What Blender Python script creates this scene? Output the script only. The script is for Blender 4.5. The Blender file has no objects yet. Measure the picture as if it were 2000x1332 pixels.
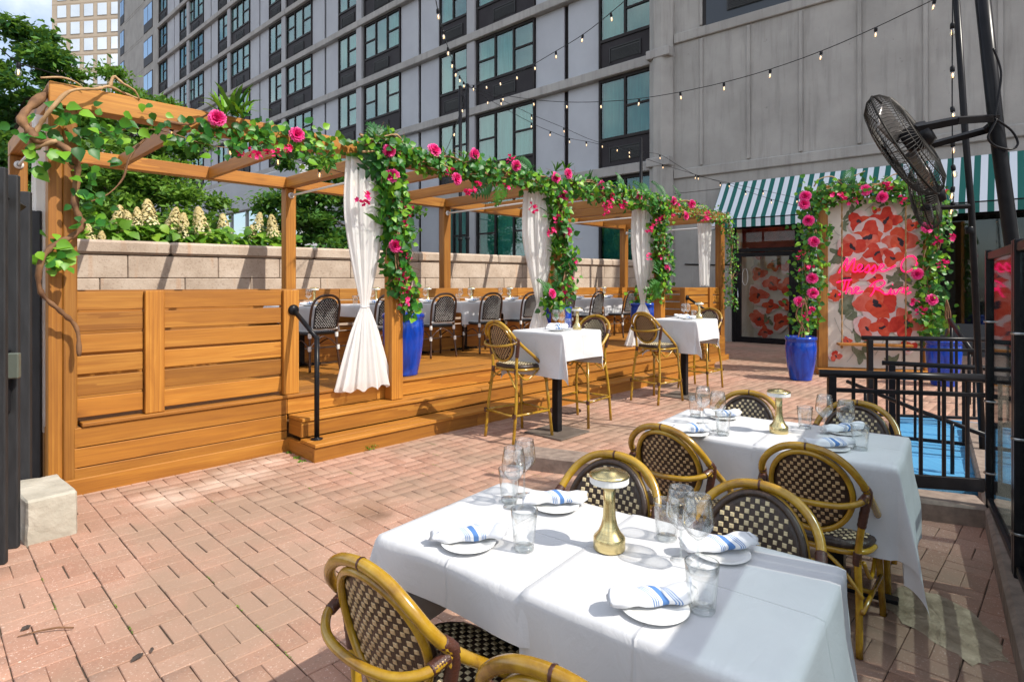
import bpy, bmesh, math, random
import numpy as np
from mathutils import Vector, Matrix, Euler

random.seed(7); np.random.seed(7)
scene = bpy.context.scene
PI = math.pi
R0 = math.radians(45.7)                      # heading of the terrace grid
CR, SR = math.cos(R0), math.sin(R0)
F, HOR, EYE = 1150.0, 557.0, 1.53            # survey of the photograph

# ------------------------------------------------------------ camera, sky, sun
cam_d = bpy.data.cameras.new('camera')
cam = bpy.data.objects.new('camera', cam_d)
scene.collection.objects.link(cam)
cam.location = (0, 0, EYE)
cam.rotation_euler = (math.radians(90), 0, 0)
cam_d.sensor_width = 36.0
cam_d.lens = 36.0 * F / 2000.0
cam_d.shift_y = -(666.0 - HOR) / 2000.0
cam_d.clip_start = 0.05
cam_d.clip_end = 2000.0
scene.camera = cam

SUN_EL = math.radians(47.5)
SUN_H = (0.890, -0.456)
SUN_AZ = math.atan2(*SUN_H)
world = bpy.data.worlds.new('World'); scene.world = world; world.use_nodes = True
wn = world.node_tree; wn.nodes.clear()
wo = wn.nodes.new('ShaderNodeOutputWorld'); bg = wn.nodes.new('ShaderNodeBackground')
sky = wn.nodes.new('ShaderNodeTexSky'); sky.sky_type = 'NISHITA'; sky.sun_disc = False
sky.sun_elevation = SUN_EL; sky.sun_rotation = SUN_AZ; sky.altitude = 50; sky.dust_density = 1.5
tc = wn.nodes.new('ShaderNodeTexCoord'); nz = wn.nodes.new('ShaderNodeTexNoise')
nz.inputs['Scale'].default_value = 2.6; nz.inputs['Detail'].default_value = 7; nz.inputs['Roughness'].default_value = 0.55
rp = wn.nodes.new('ShaderNodeValToRGB'); rp.color_ramp.elements[0].position = 0.42; rp.color_ramp.elements[1].position = 0.62
mxw = wn.nodes.new('ShaderNodeMix'); mxw.data_type = 'RGBA'
wn.links.new(tc.outputs['Generated'], nz.inputs['Vector']); wn.links.new(nz.outputs['Fac'], rp.inputs['Fac'])
wn.links.new(rp.outputs['Color'], mxw.inputs['Factor']); wn.links.new(sky.outputs['Color'], mxw.inputs['A'])
mxw.inputs['B'].default_value = (8.5, 8.8, 9.2, 1)
wn.links.new(mxw.outputs['Result'], bg.inputs['Color']); bg.inputs['Strength'].default_value = 0.142
wn.links.new(bg.outputs['Background'], wo.inputs['Surface'])

sun_d = bpy.data.lights.new('sun', 'SUN'); sun_d.energy = 3.9; sun_d.angle = math.radians(0.53); sun_d.color = (1.0, 0.94, 0.84)
sun = bpy.data.objects.new('sun', sun_d); scene.collection.objects.link(sun)
to_sun = Vector((SUN_H[0]*math.cos(SUN_EL), SUN_H[1]*math.cos(SUN_EL), math.sin(SUN_EL)))
sun.rotation_euler = (-to_sun).to_track_quat('-Z', 'Y').to_euler()
scene.view_settings.view_transform = 'Standard'
try: scene.view_settings.look = 'None'
except Exception: pass
scene.view_settings.exposure = 0.42
scene.view_settings.gamma = 1.0
scene.cycles.max_bounces = 6
scene.cycles.transparent_max_bounces = 12
scene.cycles.diffuse_bounces = 3
scene.cycles.glossy_bounces = 3
scene.cycles.transmission_bounces = 4
scene.cycles.use_adaptive_sampling = True
scene.cycles.adaptive_threshold = 0.02

# ------------------------------------------------------------ survey helpers
def W(s, t, z=0.0): return Vector((CR*s - SR*t, SR*s + CR*t, z))
def ST(X, Y): return (CR*X + SR*Y, -SR*X + CR*Y)
def floor_px(px, py, z=0.0):                 # (s,t) of a point at height z
    Y = F*(EYE-z)/(py-HOR); X = (px-1000)*Y/F
    return ST(X, Y)
def plane_t(px, py, t):                      # (s,z) on an upright plane along the pergola
    r = (px-1000)/F; Y = t/(-SR*r+CR); X = r*Y
    return (CR*X+SR*Y, EYE-(py-HOR)*Y/F)
def depth_px(px, py, Y): return Vector(((px-1000)*Y/F, Y, EYE-(py-HOR)*Y/F))

# ------------------------------------------------------------ mesh builder
class MB:
    def __init__(s): s.v = []; s.f = []; s.a = []; s.cur = 0.5
    def add(s, vs, fs):
        n = len(s.v); s.v += [tuple(v) for v in vs]; s.f += [tuple(i+n for i in f) for f in fs]
        s.a += [s.cur]*len(vs); return s
    def box(s, x0, x1, y0, y1, z0, z1, c=0.0, M=None):
        cx, cy, cz = (x0+x1)/2, (y0+y1)/2, (z0+z1)/2; hx, hy, hz = abs(x1-x0)/2, abs(y1-y0)/2, abs(z1-z0)/2
        if c <= 0:
            vs = [(cx+a*hx, cy+b*hy, cz+d*hz) for a in (-1,1) for b in (-1,1) for d in (-1,1)]
            fs = [(0,1,3,2),(4,6,7,5),(0,4,5,1),(2,3,7,6),(0,2,6,4),(1,5,7,3)]
        else:
            c = min(c, hx*.9, hy*.9, hz*.9); vs = []; ix = {}
            for a in (-1,1):
                for b in (-1,1):
                    for d in (-1,1):
                        ix[a,b,d,0] = len(vs); vs.append((cx+a*hx, cy+b*(hy-c), cz+d*(hz-c)))
                        ix[a,b,d,1] = len(vs); vs.append((cx+a*(hx-c), cy+b*hy, cz+d*(hz-c)))
                        ix[a,b,d,2] = len(vs); vs.append((cx+a*(hx-c), cy+b*(hy-c), cz+d*hz))
            fs = []; q = ((-1,-1),(1,-1),(1,1),(-1,1))
            for e in (-1,1):
                k = q if e > 0 else q[::-1]
                fs.append(tuple(ix[e,b,d,0] for b,d in k)); fs.append(tuple(ix[a,e,d,1] for d,a in k)); fs.append(tuple(ix[a,b,e,2] for a,b in k))
            for a in (-1,1):
                for b in (-1,1):
                    fl = a*b > 0
                    f1 = (ix[a,b,-1,0], ix[a,b,-1,1], ix[a,b,1,1], ix[a,b,1,0]); fs.append(f1 if fl else f1[::-1])
                    f2 = (ix[-1,a,b,1], ix[-1,a,b,2], ix[1,a,b,2], ix[1,a,b,1]); fs.append(f2 if fl else f2[::-1])
                    f3 = (ix[b,-1,a,2], ix[b,-1,a,0], ix[b,1,a,0], ix[b,1,a,2]); fs.append(f3 if fl else f3[::-1])
                    for d in (-1,1):
                        f = (ix[a,b,d,0], ix[a,b,d,1], ix[a,b,d,2]); fs.append(f if a*b*d > 0 else f[::-1])
        if M is not None: vs = [M @ Vector(v) for v in vs]
        return s.add(vs, fs)
    def tube(s, pts, r, n=8, closed=False, cap=True, flat=1.0):
        P = [Vector(p) for p in pts]; m = len(P); rr = r if isinstance(r, (list, tuple)) else [r]*m
        vs = []; fs = []; prev = None
        for i in range(m):
            if closed: t = (P[(i+1) % m]-P[i-1])
            else: t = P[min(i+1, m-1)]-P[max(i-1, 0)]
            t = t.normalized() if t.length > 1e-9 else Vector((0,0,1))
            if prev is None:
                u = t.orthogonal().normalized()
                if abs(t.z) < 0.9: u = t.cross(Vector((0,0,1))).normalized()
            else:
                u = prev - t*prev.dot(t); u = u.normalized() if u.length > 1e-6 else t.orthogonal().normalized()
            prev = u; w = t.cross(u)
            for k in range(n):
                an = 2*PI*k/n; vs.append(P[i] + u*(rr[i]*math.cos(an)) + w*(rr[i]*flat*math.sin(an)))
        rng = m if closed else m-1
        for i in range(rng):
            j = (i+1) % m
            for k in range(n):
                k2 = (k+1) % n; fs.append((i*n+k, i*n+k2, j*n+k2, j*n+k))
        if cap and not closed:
            fs.append(tuple(range(n))[::-1]); fs.append(tuple((m-1)*n+k for k in range(n)))
        return s.add(vs, fs)
    def lathe(s, prof, n=24, c=(0,0,0), capb=False, capt=False, fn=None):
        vs = []; fs = []
        for (r, z) in prof:
            for k in range(n):
                an = 2*PI*k/n; q = r*(fn(an, z) if fn else 1.0)
                vs.append((c[0]+q*math.cos(an), c[1]+q*math.sin(an), c[2]+z))
        for i in range(len(prof)-1):
            for k in range(n):
                k2 = (k+1) % n; fs.append((i*n+k, i*n+k2, (i+1)*n+k2, (i+1)*n+k))
        if capb: fs.append(tuple(range(n))[::-1])
        if capt: fs.append(tuple((len(prof)-1)*n+k for k in range(n)))
        return s.add(vs, fs)
    def grid(s, fn, nu, nv):
        vs = [fn(i/nu, j/nv) for i in range(nu+1) for j in range(nv+1)]
        fs = [(i*(nv+1)+j, (i+1)*(nv+1)+j, (i+1)*(nv+1)+j+1, i*(nv+1)+j+1) for i in range(nu) for j in range(nv)]
        return s.add(vs, fs)
    def mesh(s, name, smooth=False, norm=True, attr=False):
        me = bpy.data.meshes.new(name); me.from_pydata(s.v, [], s.f)
        if norm:
            b = bmesh.new(); b.from_mesh(me); bmesh.ops.recalc_face_normals(b, faces=b.faces[:]); b.to_mesh(me); b.free()
        if smooth: me.polygons.foreach_set('use_smooth', [True]*len(me.polygons))
        if attr:
            at = me.attributes.new('rnd', 'FLOAT', 'POINT'); at.data.foreach_set('value', s.a)
        return me

def np_mesh(name, verts, faces, rnd=None, smooth=False):
    """joined mesh out of numpy arrays (faces: n x k)"""
    me = bpy.data.meshes.new(name); k = faces.shape[1]
    me.vertices.add(len(verts)); me.vertices.foreach_set('co', np.ascontiguousarray(verts, dtype=np.float32).ravel())
    me.loops.add(faces.size); me.loops.foreach_set('vertex_index', np.ascontiguousarray(faces, dtype=np.int32).ravel())
    me.polygons.add(len(faces)); me.polygons.foreach_set('loop_start', np.arange(0, faces.size, k, dtype=np.int32))
    me.polygons.foreach_set('loop_total', np.full(len(faces), k, dtype=np.int32))
    if smooth: me.polygons.foreach_set('use_smooth', np.ones(len(faces), dtype=bool))
    me.update(calc_edges=True)
    if rnd is not None:
        at = me.attributes.new('rnd', 'FLOAT', 'POINT'); at.data.foreach_set('value', np.ascontiguousarray(rnd, dtype=np.float32))
    return me

def scatter(name, tv, tf, mats, rnd):
    """tv: template verts (m,3); tf: faces (k,4); mats: list of 4x4"""
    tv = np.array(tv, dtype=np.float64); tf = np.array(tf, dtype=np.int64); m = len(tv)
    A = np.array([np.array(x) for x in mats]); n = len(A)
    V = np.einsum('nij,mj->nmi', A[:, :3, :3], tv) + A[:, None, :3, 3]
    Fc = tf[None, :, :] + (np.arange(n)*m)[:, None, None]
    return np_mesh(name, V.reshape(-1, 3), Fc.reshape(-1, tf.shape[1]), np.repeat(np.array(rnd), m))

LINK = scene.collection.objects.link
def obj(name, me, mat=None, parent=None, loc=None, rot=None, scale=None, kind=None):
    if isinstance(me, MB): me = me.mesh(name)
    o = bpy.data.objects.new(name, me); LINK(o)
    if mat is not None and len(me.materials) == 0: me.materials.append(mat)
    if parent is not None: o.parent = parent
    if loc is not None: o.location = loc
    if rot is not None: o.rotation_euler = rot
    if scale is not None: o.scale = scale
    if kind: o['kind'] = kind
    return o
def tag(o, label, cat, group=None):
    o['label'] = label; o['category'] = cat
    if group: o['group'] = group
    return o
def thing(name, label, cat, st=(0, 0, 0), rot=0.0, group=None):
    o = bpy.data.objects.new(name, None); LINK(o); o.empty_display_size = 0.1
    o.location = W(*st); o.rotation_euler = (0, 0, R0+rot)
    return tag(o, label, cat, group)
def clone(root, label, st, rot=0.0, group=None, cat=None):
    r = bpy.data.objects.new(root.name.split('.')[0], None); LINK(r); r.empty_display_size = 0.1
    r.location = W(*st); r.rotation_euler = (0, 0, R0+rot); r.scale = root.scale
    tag(r, label, cat or root['category'], group or root.get('group'))
    for ch in [c for c in root.children]:
        c = ch.copy(); LINK(c); c.parent = r
        for g in [g for g in ch.children]:
            d = g.copy(); LINK(d); d.parent = c
    return r

# ------------------------------------------------------------ materials
def lin(r, g, b):
    f = lambda c: (c/255/12.92) if c/255 <= .04045 else ((c/255+.055)/1.055)**2.4
    return (f(r), f(g), f(b), 1)
class NT:
    def __init__(s, name):
        s.m = bpy.data.materials.new(name); s.m.use_nodes = True; s.t = s.m.node_tree; s.b = s.t.nodes['Principled BSDF']; s.o = s.t.nodes['Material Output']
    def n(s, typ, **kw):
        x = s.t.nodes.new('ShaderNode'+typ)
        for k, v in kw.items():
            if hasattr(x, k) and not k[0].isupper(): setattr(x, k, v)
            else: x.inputs[k.replace('_', ' ')].default_value = v
        return x
    def l(s, a, b): s.t.links.new(a, b)
    def set(s, **kw):
        for k, v in kw.items(): s.b.inputs[k.replace('_', ' ')].default_value = v
    def ramp(s, src, stops):
        r = s.n('ValToRGB'); e = r.color_ramp.elements
        while len(e) < len(stops): e.new(0.5)
        for x, (p, c) in zip(e, stops): x.position = p; x.color = c if len(c) == 4 else (*c, 1)
        s.l(src, r.inputs['Fac']); return r.outputs['Color']
    def mix(s, fac, A, B, blend='MIX'):
        x = s.n('Mix', data_type='RGBA', blend_type=blend)
        for k, v in (('Factor', fac), ('A', A), ('B', B)):
            i = x.inputs[k]
            if hasattr(v, 'links') or isinstance(v, bpy.types.NodeSocket): s.l(v, i)
            else: i.default_value = v
        return x.outputs['Result']
    def coord(s, scale=(1, 1, 1), rand=True, kind='Object'):
        t = s.n('TexCoord'); out = t.outputs[kind]
        if rand:
            oi = s.n('ObjectInfo'); mm = s.n('Math', operation='MULTIPLY'); s.l(oi.outputs['Random'], mm.inputs[0]); mm.inputs[1].default_value = 37.0
            va = s.n('VectorMath', operation='ADD'); s.l(out, va.inputs[0]); s.l(mm.outputs[0], va.inputs[1]); out = va.outputs[0]
        mp = s.n('Mapping'); mp.inputs['Scale'].default_value = scale; s.l(out, mp.inputs['Vector']); return mp.outputs['Vector']
    def noise(s, vec, scale, detail=4, rough=.55, dist=0.0):
        x = s.n('TexNoise'); s.l(vec, x.inputs['Vector']); x.inputs['Scale'].default_value = scale; x.inputs['Detail'].default_value = detail
        x.inputs['Roughness'].default_value = rough; x.inputs['Distortion'].default_value = dist; return x.outputs['Fac']
    def bump(s, h, strength=.3, dist=.01):
        x = s.n('Bump'); x.inputs['Strength'].default_value = strength; x.inputs['Distance'].default_value = dist
        s.l(h, x.inputs['Height']); s.l(x.outputs['Normal'], s.b.inputs['Normal'])
    def color(s, c): s.l(c, s.b.inputs['Base Color'])
    def objrand(s): return s.n('ObjectInfo').outputs['Random']
    def attr(s, name='rnd'): return s.n('Attribute', attribute_name=name).outputs['Fac']

def plain(name, c1, c2=None, rough=.6, scale=8, metal=0.0, bump=0.0, bd=.004, detail=4, stretch=(1, 1, 1), rand=True, ior=None, kind='Object'):
    t = NT(name); c2 = c2 or c1; v = t.coord(stretch, rand, kind); f = t.noise(v, scale, detail)
    t.color(t.ramp(f, [(.3, c1), (.7, c2)])); t.set(Roughness=rough, Metallic=metal)
    if ior: t.set(IOR=ior)
    if bump: t.bump(t.noise(v, scale*3, 6), bump, bd)
    return t.m

def wood(name, axis, dark, mid, light, rough=.55):
    t = NT(name); sc = {'x': (.55, 9, 9), 'y': (9, .55, 9), 'z': (9, 9, .55)}[axis]
    v = t.coord(sc); f = t.noise(v, 1.6, 6, .6, 1.4)
    w = t.n('TexWave', wave_type='BANDS', bands_direction={'x': 'Y', 'y': 'X', 'z': 'X'}[axis], wave_profile='SAW'); t.l(v, w.inputs['Vector'])
    w.inputs['Scale'].default_value = 1.1; w.inputs['Distortion'].default_value = 5.0; w.inputs['Detail'].default_value = 3; w.inputs['Detail Scale'].default_value = .7
    mm = t.n('Math', operation='MULTIPLY_ADD'); t.l(w.outputs['Fac'], mm.inputs[0]); mm.inputs[1].default_value = .26
    m2 = t.n('Math', operation='MULTIPLY'); t.l(f, m2.inputs[0]); m2.inputs[1].default_value = .75; t.l(m2.outputs[0], mm.inputs[2])
    fg = t.noise(t.coord({'x': (1.2, 60, 60), 'y': (60, 1.2, 60), 'z': (60, 60, 1.2)}[axis]), 1.5, 3, .6)
    col = t.ramp(mm.outputs[0], [(.22, light), (.5, mid), (.85, dark)]); col = t.mix(t.ramp(fg, [(.45, (0, 0, 0)), (.72, (.45, .45, .45))]), col, dark)
    # blotchy stain and knots
    v2 = t.coord({'x': (1, 3, 3), 'y': (3, 1, 3), 'z': (3, 3, 1)}[axis]); bl = t.noise(v2, 1.7, 3)
    col = t.mix(t.ramp(bl, [(.42, (0, 0, 0)), (.75, (.28, .28, .28))]), col, dark)
    vo = t.n('TexVoronoi', feature='F1'); t.l(t.coord({'x': (1.1, 4, 4), 'y': (4, 1.1, 4), 'z': (4, 4, 1.1)}[axis]), vo.inputs['Vector']); vo.inputs['Scale'].default_value = 1.0
    kn = t.ramp(vo.outputs['Distance'], [(.05, (.9, .9, .9)), (.085, (.45, .45, .45)), (.16, (0, 0, 0))])
    col = t.mix(kn, col, (dark[0]*.45, dark[1]*.4, dark[2]*.4, 1))
    hv = t.n('HueSaturation'); r = t.n('MapRange'); t.l(t.objrand(), r.inputs['Value']); r.inputs['To Min'].default_value = .72; r.inputs['To Max'].default_value = 1.18
    t.l(r.outputs['Result'], hv.inputs['Value']); t.l(col, hv.inputs['Color']); t.color(hv.outputs['Color'])
    t.set(Roughness=rough); t.bump(mm.outputs[0], .25, .003); return t.m

WD, WM_, WL = (.215, .072, .008, 1), (.385, .152, .016, 1), (.51, .235, .036, 1)
WOOD = {a: wood('stained_pine_'+a, a, WD, WM_, WL) for a in 'xyz'}
MAT = {}
MAT['black_metal'] = plain('black_metal', (.008, .008, .010, 1), (.014, .014, .016, 1), .3, 14); MAT['black_metal'].node_tree.nodes['Principled BSDF'].inputs['Specular IOR Level'].default_value = .15
MAT['white_plastic'] = plain('white_plastic', (.78, .78, .77, 1), None, .4)
MAT['gate_paint'] = plain('gate_paint', (.011, .0115, .013, 1), (.024, .025, .028, 1), .65, 7, bump=.3, stretch=(4, 4, .8))
MAT['pale_stone'] = plain('pale_stone', (.34, .31, .25, 1), (.52, .48, .40, 1), .85, 5, bump=.6, bd=.02)
MAT['rattan'] = None

def glassy(name, tint=(.97, .985, .98, 1), base=.05, edge=.55, rough=.01, edark=1.0):
    t = NT(name); t.t.nodes.remove(t.b)
    tr = t.n('BsdfTransparent')
    gl = t.n('BsdfGlossy'); gl.inputs['Roughness'].default_value = rough; gl.inputs['Color'].default_value = (.95, .97, .97, 1)
    lw = t.n('LayerWeight'); lw.inputs['Blend'].default_value = .32
    t.l(t.ramp(lw.outputs['Facing'], [(.45, tint), (.9, (tint[0]*edark, tint[1]*edark, tint[2]*edark, 1))]), tr.inputs['Color'])
    r = t.n('MapRange'); t.l(lw.outputs['Facing'], r.inputs['Value']); r.inputs['To Min'].default_value = base; r.inputs['To Max'].default_value = edge
    mx = t.n('MixShader'); t.l(r.outputs['Result'], mx.inputs['Fac']); t.l(tr.outputs[0], mx.inputs[1]); t.l(gl.outputs[0], mx.inputs[2])
    t.l(mx.outputs[0], t.o.inputs['Surface']); return t.m
MAT['drink_glass'] = glassy('drink_glass', (.986, .990, .990, 1), .05, .5, .01, .42)
MAT['thick_glass'] = glassy('thick_glass', (.90, .92, .92, 1), .12, .7, .01, .4)
MAT['screen_glass'] = glassy('screen_glass', (.52, .60, .62, 1), .06, .4, .03)
MAT['window_glass'] = glassy('window_glass', (.55, .82, .79, 1), .05, .36, .015)
MAT['mirror_glass'] = glassy('mirror_glass', (.12, .18, .22, 1), .72, .95, .02)

def cloth_mat():
    t = NT('white_linen'); v = t.coord((1, 1, 1)); f = t.noise(v, 3, 5)
    t.color(t.ramp(f, [(.3, (.55, .55, .565, 1)), (.7, (.62, .62, .635, 1))])); t.set(Roughness=.85)
    t.b.inputs['Sheen Weight'].default_value = .15
    # pressed fold creases and soft wrinkles
    sx = t.n('SeparateXYZ'); tcx = t.n('TexCoord'); t.l(tcx.outputs['Object'], sx.inputs[0])
    hs = []
    for ax in ('X', 'Y'):
        a = t.n('Math', operation='ABSOLUTE'); t.l(sx.outputs[ax], a.inputs[0])
        r = t.n('MapRange'); t.l(a.outputs[0], r.inputs['Value']); r.inputs['From Max'].default_value = .006; r.inputs['To Min'].default_value = 1.0; r.inputs['To Max'].default_value = 0.0; hs.append(r.outputs['Result'])
    ad = t.n('Math', operation='ADD'); t.l(hs[0], ad.inputs[0]); t.l(hs[1], ad.inputs[1])
    w = t.noise(t.coord((1.2, 3.5, 2)), 2.4, 5, .6, 1.2); a2 = t.n('Math', operation='ADD'); t.l(ad.outputs[0], a2.inputs[0]); t.l(w, a2.inputs[1])
    t.bump(a2.outputs[0], .35, .014); return t.m
MAT['linen'] = cloth_mat()

def sheer_mat():
    t = NT('sheer_voile'); t.t.nodes.remove(t.b)
    d = t.n('BsdfDiffuse'); d.inputs['Color'].default_value = (.97, .97, .96, 1)
    tl = t.n('BsdfTranslucent'); tl.inputs['Color'].default_value = (.97, .97, .96, 1)
    tr = t.n('BsdfTransparent'); m1 = t.n('MixShader'); m1.inputs[0].default_value = .42
    t.l(d.outputs[0], m1.inputs[1]); t.l(tl.outputs[0], m1.inputs[2])
    lw = t.n('LayerWeight'); lw.inputs['Blend'].default_value = .4
    r = t.n('MapRange'); t.l(lw.outputs['Facing'], r.inputs['Value']); r.inputs['To Min'].default_value = .66; r.inputs['To Max'].default_value = .97
    m2 = t.n('MixShader'); t.l(r.outputs['Result'], m2.inputs[0]); t.l(tr.outputs[0], m2.inputs[1]); t.l(m1.outputs[0], m2.inputs[2])
    t.l(m2.outputs[0], t.o.inputs['Surface']); return t.m
MAT['sheer'] = sheer_mat()

def leaf_mat(name, c1, c2, c3, rough=.42, trans=.25):
    t = NT(name); oi = t.objrand(); at = t.attr(); ad = t.n('Math', operation='ADD'); t.l(oi, ad.inputs[0]); t.l(at, ad.inputs[1])
    fr = t.n('Math', operation='FRACT'); t.l(ad.outputs[0], fr.inputs[0])
    col = t.ramp(fr.outputs[0], [(0, c1), (.6, c2), (1, c3)]); t.color(col); t.set(Roughness=rough); t.b.inputs['Specular IOR Level'].default_value = .4
    tl = t.n('BsdfTranslucent'); t.l(t.mix(.5, col, (.30, .5, .04, 1)), tl.inputs['Color'])
    mx = t.n('MixShader'); mx.inputs[0].default_value = trans; t.l(t.b.outputs[0], mx.inputs[1]); t.l(tl.outputs[0], mx.inputs[2]); t.l(mx.outputs[0], t.o.inputs['Surface']); return t.m
MAT['leaf'] = leaf_mat('ivy_leaf', (.008, .080, .010, 1), (.030, .175, .016, 1), (.22, .45, .02, 1))
MAT['leaf_dark'] = leaf_mat('fern_leaf', (.008, .070, .020, 1), (.022, .140, .028, 1), (.08, .26, .035, 1))
MAT['tree_leaf'] = leaf_mat('tree_leaf', (.03, .10, .018, 1), (.075, .19, .025, 1), (.20, .36, .05, 1), .5, .4)
MAT['tree_leaf_dark'] = leaf_mat('dark_tree_leaf', (.016, .07, .022, 1), (.042, .145, .030, 1), (.13, .29, .05, 1), .5, .4)
MAT['shrub_leaf'] = leaf_mat('shrub_leaf', (.05, .15, .014, 1), (.12, .28, .02, 1), (.28, .46, .04, 1), .5, .35)
MAT['bark'] = plain('vine_bark', (.10, .045, .02, 1), (.26, .135, .06, 1), .8, 12, bump=.6)
MAT['pale_bark'] = plain('pale_vine_bark', (.30, .17, .075, 1), (.48, .31, .16, 1), .75, 12, bump=.5)
MAT['tree_bark'] = plain('tree_bark', (.035, .026, .02, 1), (.08, .06, .045, 1), .9, 9, bump=.8)
def petal_mat(name, c1, c2, c3):
    t = NT(name); at = t.attr(); col = t.ramp(at, [(0, c1), (.6, c2), (1, c3)]); t.color(col); t.set(Roughness=.6)
    tl = t.n('BsdfTranslucent'); t.l(col, tl.inputs['Color']); mx = t.n('MixShader'); mx.inputs[0].default_value = .25
    t.l(t.b.outputs[0], mx.inputs[1]); t.l(tl.outputs[0], mx.inputs[2]); t.l(mx.outputs[0], t.o.inputs['Surface']); return t.m
MAT['rose'] = petal_mat('rose_petal', (.60, .001, .12, 1), (.90, .006, .25, 1), (.97, .17, .46, 1))
MAT['blossom'] = petal_mat('blossom_petal', (.72, .004, .12, 1), (.86, .012, .20, 1), (.92, .06, .27, 1))
MAT['hydrangea'] = petal_mat('hydrangea_petal', (.52, .40, .14, 1), (.68, .57, .28, 1), (.76, .70, .46, 1))

# boards: chamfered, shared meshes, one object each
BOARD = {}
def board(name, parent, x0, x1, y0, y1, z0, z1, mat=None, c=.004, kind=None):
    d = (round(x1-x0, 3), round(y1-y0, 3), round(z1-z0, 3)); ax = 'xyz'[max(range(3), key=lambda i: d[i])]
    m = mat or WOOD[ax]; key = (d, m.name, c)
    if key not in BOARD:
        BOARD[key] = MB().box(-d[0]/2, d[0]/2, -d[1]/2, d[1]/2, -d[2]/2, d[2]/2, c).mesh('board', norm=False); BOARD[key].materials.append(m)
    return obj(name, BOARD[key], None, parent, ((x0+x1)/2, (y0+y1)/2, (z0+z1)/2), kind=kind)
# ============================================================ GROUND
def ground_mat():
    t = NT('asphalt_and_sand'); v = t.coord((1, 1, 1), False); f = t.noise(v, 1.3, 6)
    t.color(t.ramp(f, [(.3, (.10, .075, .06, 1)), (.7, (.19, .15, .12, 1))])); t.set(Roughness=.95); t.bump(t.noise(v, 60, 4), .4, .004); return t.m
g = obj('ground', MB().add([(-900, -300, -.012), (900, -300, -.012), (900, 1500, -.012), (-900, 1500, -.012)], [(0, 1, 2, 3)]), ground_mat(), kind='structure')

def paver_mat():
    t = NT('clay_paver'); geo = t.n('NewGeometry'); pos = geo.outputs['Position']
    oi = t.objrand(); at = t.attr(); ad = t.n('Math', operation='ADD'); t.l(oi, ad.inputs[0]); t.l(at, ad.inputs[1]); fr = t.n('Math', operation='FRACT'); t.l(ad.outputs[0], fr.inputs[0])
    col = t.ramp(fr.outputs[0], [(0, (.35, .182, .122, 1)), (.35, (.43, .235, .165, 1)), (.7, (.45, .262, .188, 1)), (1, (.38, .205, .142, 1))])
    sp = t.noise(pos, 110, 3, .6); col = t.mix(t.ramp(sp, [(.60, (0, 0, 0)), (.68, (.75, .75, .75))]), col, (.78, .62, .52, 1))
    dk = t.noise(pos, 45, 5, .65); col = t.mix(t.ramp(dk, [(.56, (0, 0, 0)), (.72, (.55, .55, .55))]), col, (.20, .11, .08, 1))
    # walked-in grime: greyer patches
    gr = t.noise(pos, .9, 4, .6); col = t.mix(t.ramp(gr, [(.40, (0, 0, 0)), (.60, (.75, .75, .75))]), col, (.295, .205, .145, 1))
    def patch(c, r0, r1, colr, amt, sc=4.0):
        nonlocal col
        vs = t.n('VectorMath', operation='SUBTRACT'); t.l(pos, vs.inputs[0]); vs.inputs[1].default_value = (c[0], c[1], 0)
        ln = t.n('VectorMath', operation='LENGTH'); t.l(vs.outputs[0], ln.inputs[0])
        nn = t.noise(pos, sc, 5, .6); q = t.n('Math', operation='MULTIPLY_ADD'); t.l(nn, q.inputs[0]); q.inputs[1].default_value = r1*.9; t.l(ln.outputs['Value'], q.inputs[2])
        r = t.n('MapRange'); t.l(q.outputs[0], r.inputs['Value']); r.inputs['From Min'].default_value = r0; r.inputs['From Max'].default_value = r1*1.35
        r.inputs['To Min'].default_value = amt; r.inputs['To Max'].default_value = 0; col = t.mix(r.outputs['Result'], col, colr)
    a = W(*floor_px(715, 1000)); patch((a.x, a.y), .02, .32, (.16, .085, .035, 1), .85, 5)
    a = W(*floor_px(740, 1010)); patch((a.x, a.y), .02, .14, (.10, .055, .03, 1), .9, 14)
    for (px, py, r) in ((330, 975, .3), (480, 930, .32), (420, 950, .2), (530, 905, .22)):
        a = W(*floor_px(px, py)); patch((a.x, a.y), .0, r, (.72, .58, .48, 1), .75, 7)
    t.color(col); t.set(Roughness=.82); t.bump(t.noise(pos, 160, 5, .7), .35, .003); return t.m
PAVER = paver_mat()
paving = tag(thing('brick_paving', '', '', (0, 0, 0)), '', ''); del paving['label']; del paving['category']; paving['kind'] = 'structure'
paving.location = (0, 0, 0); paving.rotation_euler = (0, 0, R0)
bed = obj('mortar_bed', MB().add([(-4, -5, .004), (17.5, -5, .004), (17.5, 9, .004), (-4, 9, .004)], [(0, 1, 2, 3)]), plain('joint_sand', (.065, .045, .03, 1), (.12, .085, .06, 1), .95, 30, rand=False), paving)
def brick_tpl(lx, ly):
    g_, c, h = .0020, .003, .03; x, y = lx/2-g_, ly/2-g_
    v = [(-x+c, -y+c, 0), (x-c, -y+c, 0), (x-c, y-c, 0), (-x+c, y-c, 0), (-x, -y, -c), (x, -y, -c), (x, y, -c), (-x, y, -c), (-x, -y, -h), (x, -y, -h), (x, y, -h), (-x, y, -h)]
    f = [(0, 1, 2, 3)]
    for i in range(4):
        j = (i+1) % 4; f.append((4+i, 4+j, j, i)); f.append((8+i, 8+j, 4+j, 4+i))
    return v, f
B = .2013; S0, T0 = .784, 3.277
cand = []
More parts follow.
